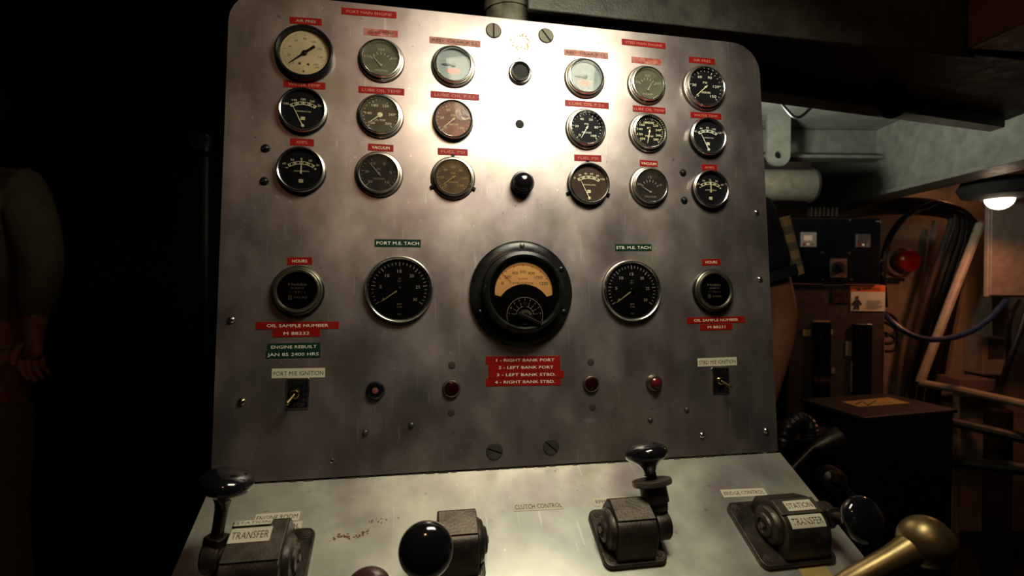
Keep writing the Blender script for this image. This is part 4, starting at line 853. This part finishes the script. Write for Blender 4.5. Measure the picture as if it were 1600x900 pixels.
sb(MB().tube([SP(1305, 738, 1.15), SP(1306, 752, 1.15)], .009, 10), 'brass_plug', M['brass'], g, 0, BB)
stube('pipe', 'dim dark pipe low at the right frame edge', 'pipe', [(1470, 655, 1.9), (1620, 690, 1.7)], .018, M['darkbeam'])
stube('pipe', 'second dim dark pipe lower at the right frame edge', 'pipe', [(1480, 720, 1.9), (1620, 735, 1.75)], .022, M['darkbeam'])
stube('pipe', 'thick dim upright pipe near the right frame edge', 'pipe', [(1560, 640, 2.0), (1556, 900, 2.0)], .045, M['void'])
# faint things at the left
stube('wall_pipe', 'barely visible upright pipe beside the left panel edge', 'pipe', [(322, 215, 1.6), (320, 560, 1.6)], .012, M['darkbeam'])
p = SP(322, 225, 1.55); g = sthing('valve', 'barely visible small valve on the pipe at the left of the panel', 'valve', p)
MB().tube([(0, 0, -.025), (0, 0, .025)], [.016, .020], 14).build('valve_body', M['darkbeam'], g, unit=1); MB().lathe([(.026, 0), (.028, .004), (.026, .008), (.006, .008), (.006, -.02)], 20, Matrix.Translation((0, -.035, 0)) @ RX(PI / 2)).build('hand_wheel', M['darkbeam'], g, unit=1)
ENGB = SP(220, 640, 1.9); g = sthing('engine_block', 'almost black engine casing at lower left behind the console', 'machine', (ENGB.x, ENGB.y, -CZ))
BB = (ENGB.x, ENGB.y, -CZ)
sb(MB().box(ENGB.x - .55, ENGB.x + .2, ENGB.y, ENGB.y + .5, -CZ, ENGB.z + .12), 'casing', M['rubber'], g, .02, BB)
for i in range(4): sb(MB().tube([(ENGB.x - .45 + i * .18, ENGB.y + .1, ENGB.z + .12), (ENGB.x - .45 + i * .18, ENGB.y + .1, ENGB.z + .17)], .05, 20), 'valve_cover', M['void'], g, 0, BB)

# ------------------------------------------------------------------ people
def skin_mesh(name, nodes, edges, m, root, sub=2):
    me = bpy.data.meshes.new(name); idx = {k: i for i, k in enumerate(nodes)}
    me.from_pydata([nodes[k][0] for k in nodes], [(idx[a], idx[b]) for a, b in edges], []); me.materials.append(m)
    o = bpy.data.objects.new(name, me); COL.objects.link(o); o.parent = root
    s = o.modifiers.new('skin', 'SKIN'); s.use_smooth_shade = True
    sv = me.skin_vertices[0].data
    for k, i in idx.items():
        r = nodes[k][1]; sv[i].radius = r if isinstance(r, tuple) else (r, r); sv[i].use_root = (i == 0)
    o.modifiers.new('sub', 'SUBSURF').levels = sub; o.modifiers['sub'].render_levels = sub
    return o
def fingers(root, wrist, hand, side, m):
    # palm already in the body mesh; five separate short chains
    wv = Vector(wrist); hv = Vector(hand); d = (hv - wv).normalized(); s = Vector((0, 1, 0)); n = d.cross(s).normalized()
    for i, (off, L) in enumerate(((-.030, .064), (-.010, .074), (.010, .070), (.029, .056))):
        a = hv + s * off - d * .012; nodes = {'a': (tuple(a), .0095), 'b': (tuple(a + d * L * .45 + n * .004), .0085), 'c': (tuple(a + d * L * .75 + n * .016), .0078), 'e': (tuple(a + d * L * .95 + n * .030), .007)}
        skin_mesh('finger', nodes, [('a', 'b'), ('b', 'c'), ('c', 'e')], m, root, 1)
    a = wv + d * .025 - s * .03; nodes = {'a': (tuple(a), .011), 'b': (tuple(a + d * .03 - s * .022), .010), 'c': (tuple(a + d * .06 - s * .030 + n * .008), .008)}
    skin_mesh('thumb', nodes, [('a', 'b'), ('b', 'c')], m, root, 1)
def person(label, base, head, arms, shirtm, trouserm, sleeve, stripes=False, long=False, face=0.0):
    g = sthing('person', label, 'person', base)
    H = 1.0
    N = {'pelvis': ((0, 0, .96), (.15, .11)), 'waist': ((0, 0, 1.08), (.135, .10)), 'chest': ((0, 0, 1.30), (.16, .115)), 'neckb': ((0, 0, 1.44), (.075, .065)), 'neck': ((0, -.01, 1.51), .055),
         'chin': ((0, -.03, 1.575), (.062, .07)), 'headm': ((0, -.015, 1.66), (.078, .095)), 'top': ((0, 0, 1.74), (.055, .07))}
    E = [('pelvis', 'waist'), ('waist', 'chest'), ('chest', 'neckb'), ('neckb', 'neck'), ('neck', 'chin'), ('chin', 'headm'), ('headm', 'top')]
    for sd, sx in (('l', -1), ('r', 1)):
        N['hip' + sd] = ((sx * .09, 0, .90), .095); N['knee' + sd] = ((sx * .10, -.01, .50), .058); N['ank' + sd] = ((sx * .11, .02, .09), .040); N['toe' + sd] = ((sx * .12, -.13, .035), .035)
        E += [('pelvis', 'hip' + sd), ('hip' + sd, 'knee' + sd), ('knee' + sd, 'ank' + sd), ('ank' + sd, 'toe' + sd)]
        sh, el, wr, ha = arms[sd]
        N['sh' + sd] = (sh, .062); N['um' + sd] = (tuple((Vector(sh) * .5 + Vector(el) * .5)), .052); N['el' + sd] = (el, .044); N['fm' + sd] = (tuple(Vector(el) * .65 + Vector(wr) * .35), .043); N['wr' + sd] = (wr, .026); N['ha' + sd] = (ha, (.018, .038))
        E += [('chest', 'sh' + sd), ('sh' + sd, 'um' + sd), ('um' + sd, 'el' + sd), ('el' + sd, 'fm' + sd), ('fm' + sd, 'wr' + sd), ('wr' + sd, 'ha' + sd)]
    skin_mesh('body', N, E, M['skin'], g)
    for sd in 'lr': fingers(g, arms[sd][2], arms[sd][3], sd, M['skin'])
    # clothes
    c = {k: (N[k][0], tuple(q + .012 for q in (N[k][1] if isinstance(N[k][1], tuple) else (N[k][1],) * 2))) for k in ('waist', 'pelvis', 'chest')}
    c['neckb'] = ((0, 0, 1.425), (.085, .078)); e = [('pelvis', 'waist'), ('waist', 'chest'), ('chest', 'neckb')]
    for sd in 'lr':
        sh, el, wr, ha = [Vector(q) for q in arms[sd]]
        c['sh' + sd] = (tuple(sh), .076); c['um' + sd] = (tuple(sh.lerp(el, .45)), .066); e += [('chest', 'sh' + sd), ('sh' + sd, 'um' + sd)]
        if long: c['el' + sd] = (tuple(el), .058); c['fm' + sd] = (tuple(el.lerp(wr, .9)), .042); e += [('um' + sd, 'el' + sd), ('el' + sd, 'fm' + sd)]
        else: c['cu' + sd] = (tuple(sh.lerp(el, sleeve)), .064); e += [('um' + sd, 'cu' + sd)]
    sh_ = skin_mesh('shirt', c, e, shirtm, g)
    if stripes:
        for sd in 'lr':
            sh, el = Vector(arms[sd][0]), Vector(arms[sd][1]); pts = []
            for i in range(15):
                t = i / 14; q = sh.lerp(el, .02 + (sleeve - .02) * t); pts.append(q + Vector(((1 if sd == 'r' else -1) * .055, -.045 + .012 * t, 0)))
            for k in range(7):
                seg = pts[k * 2:k * 2 + 3]; MB().tube(seg, .014, 10).build('stripe', M['tan'] if k % 2 == 0 else M['khaki'], sh_, unit=1)
            q = sh.lerp(el, sleeve); dd = (el - sh).normalized()
            MB().tube([q - dd * .01, q + dd * .012], .067, 24).build('cuff', M['navy'], sh_, unit=1)
    t = {'p': ((0, 0, .99), (.158, .12)), 'p2': ((0, 0, .93), (.155, .12))}; e = [('p', 'p2')]
    for sd, sx in (('l', -1), ('r', 1)):
        t['h' + sd] = ((sx * .09, 0, .86), .11); t['k' + sd] = ((sx * .10, -.01, .50), .076); t['a' + sd] = ((sx * .11, .02, .10), .062); e += [('p2', 'h' + sd), ('h' + sd, 'k' + sd), ('k' + sd, 'a' + sd)]
        MB().prism(rrect(-.045, .045, -.17, .09, .04), -.0, .07, Matrix.Translation((sx * .115, .0, 0))).build('shoe', M['rubber'], g, unit=1, bevel=.02)
    skin_mesh('trousers', t, e, trouserm, g)
    hm = MB(); hm.ball((0, .012, 1.70), .098, 14, sq=(.88, 1.08, .92)); hm.v = [v if not (v.y < -.03 and v.z < 1.71) else Vector((v.x * .9, -.03, v.z)) for v in hm.v]; hm.build('hair', M['hair'], g, unit=1)
    for sx in (-1, 1):
        MB().ball((sx * .032, -.112, 1.655), .012, 8).build('eye', M['white'], g, unit=1)
        MB().ball((sx * .080, .0, 1.64), .02, 8, sq=(.5, 1, 1.5)).build('ear', M['skin'], g, unit=1)
    MB().ball((0, -.118, 1.625), .017, 8, sq=(.8, 1.1, 1.5)).build('nose', M['skin'], g, unit=1)
    MB().ball((0, -.108, 1.585), .022, 8, sq=(1.1, .4, .3)).build('mouth', M['redbtn'], g, unit=1)
    return g
# right: behind the panel, bare forearm hanging, short plaid sleeve
dR = 1.22
el = SP(1219, 492, dR); sh = SP(1172, 340, dR); wr = SP(1190, 640, dR - .02); ha = SP(1184, 700, dR - .02)
bx = sh.x - .175; by = dR; base = Vector((bx, by, -CZ))
def rel(q): return (q.x - bx, q.y - by, q.z + CZ)
shz = rel(sh)[2]
base = Vector((bx, by, -CZ + (shz - 1.36))) if False else base
armsR = {'r': (rel(sh), rel(el), rel(wr), rel(ha)), 'l': (-0.175 + 0, 0, 0)}
armsR['l'] = ((-.175, 0, shz), (-.23, .02, shz - .28), (-.22, -.08, shz - .52), (-.22, -.11, shz - .61))
person('person behind the panel at right, bare arm below dark sleeve with tan stripes', base, None, armsR, M['navy'], M['navy'], .58, stripes=True)
# left: khaki long sleeves, mostly out of frame, hardly lit
dL = 1.5; shl = SP(38, 292, dL); bx = shl.x - .175; by = dL; base = Vector((bx, by, -CZ)); shz = rel(shl)[2]
ell = SP(66, 410, dL - .02); wrl = SP(52, 520, dL - .1); hal = SP(48, 565, dL - .12)
armsL = {'r': (rel(shl), rel(ell), rel(wrl), rel(hal)), 'l': ((-.175, 0, shz), (-.23, .02, shz - .28), (-.22, -.08, shz - .52), (-.22, -.11, shz - .61))}
person('person in a khaki long-sleeved shirt, barely visible at the left edge', base, None, armsL, M['khaki'], M['khaki'], .5, long=True)
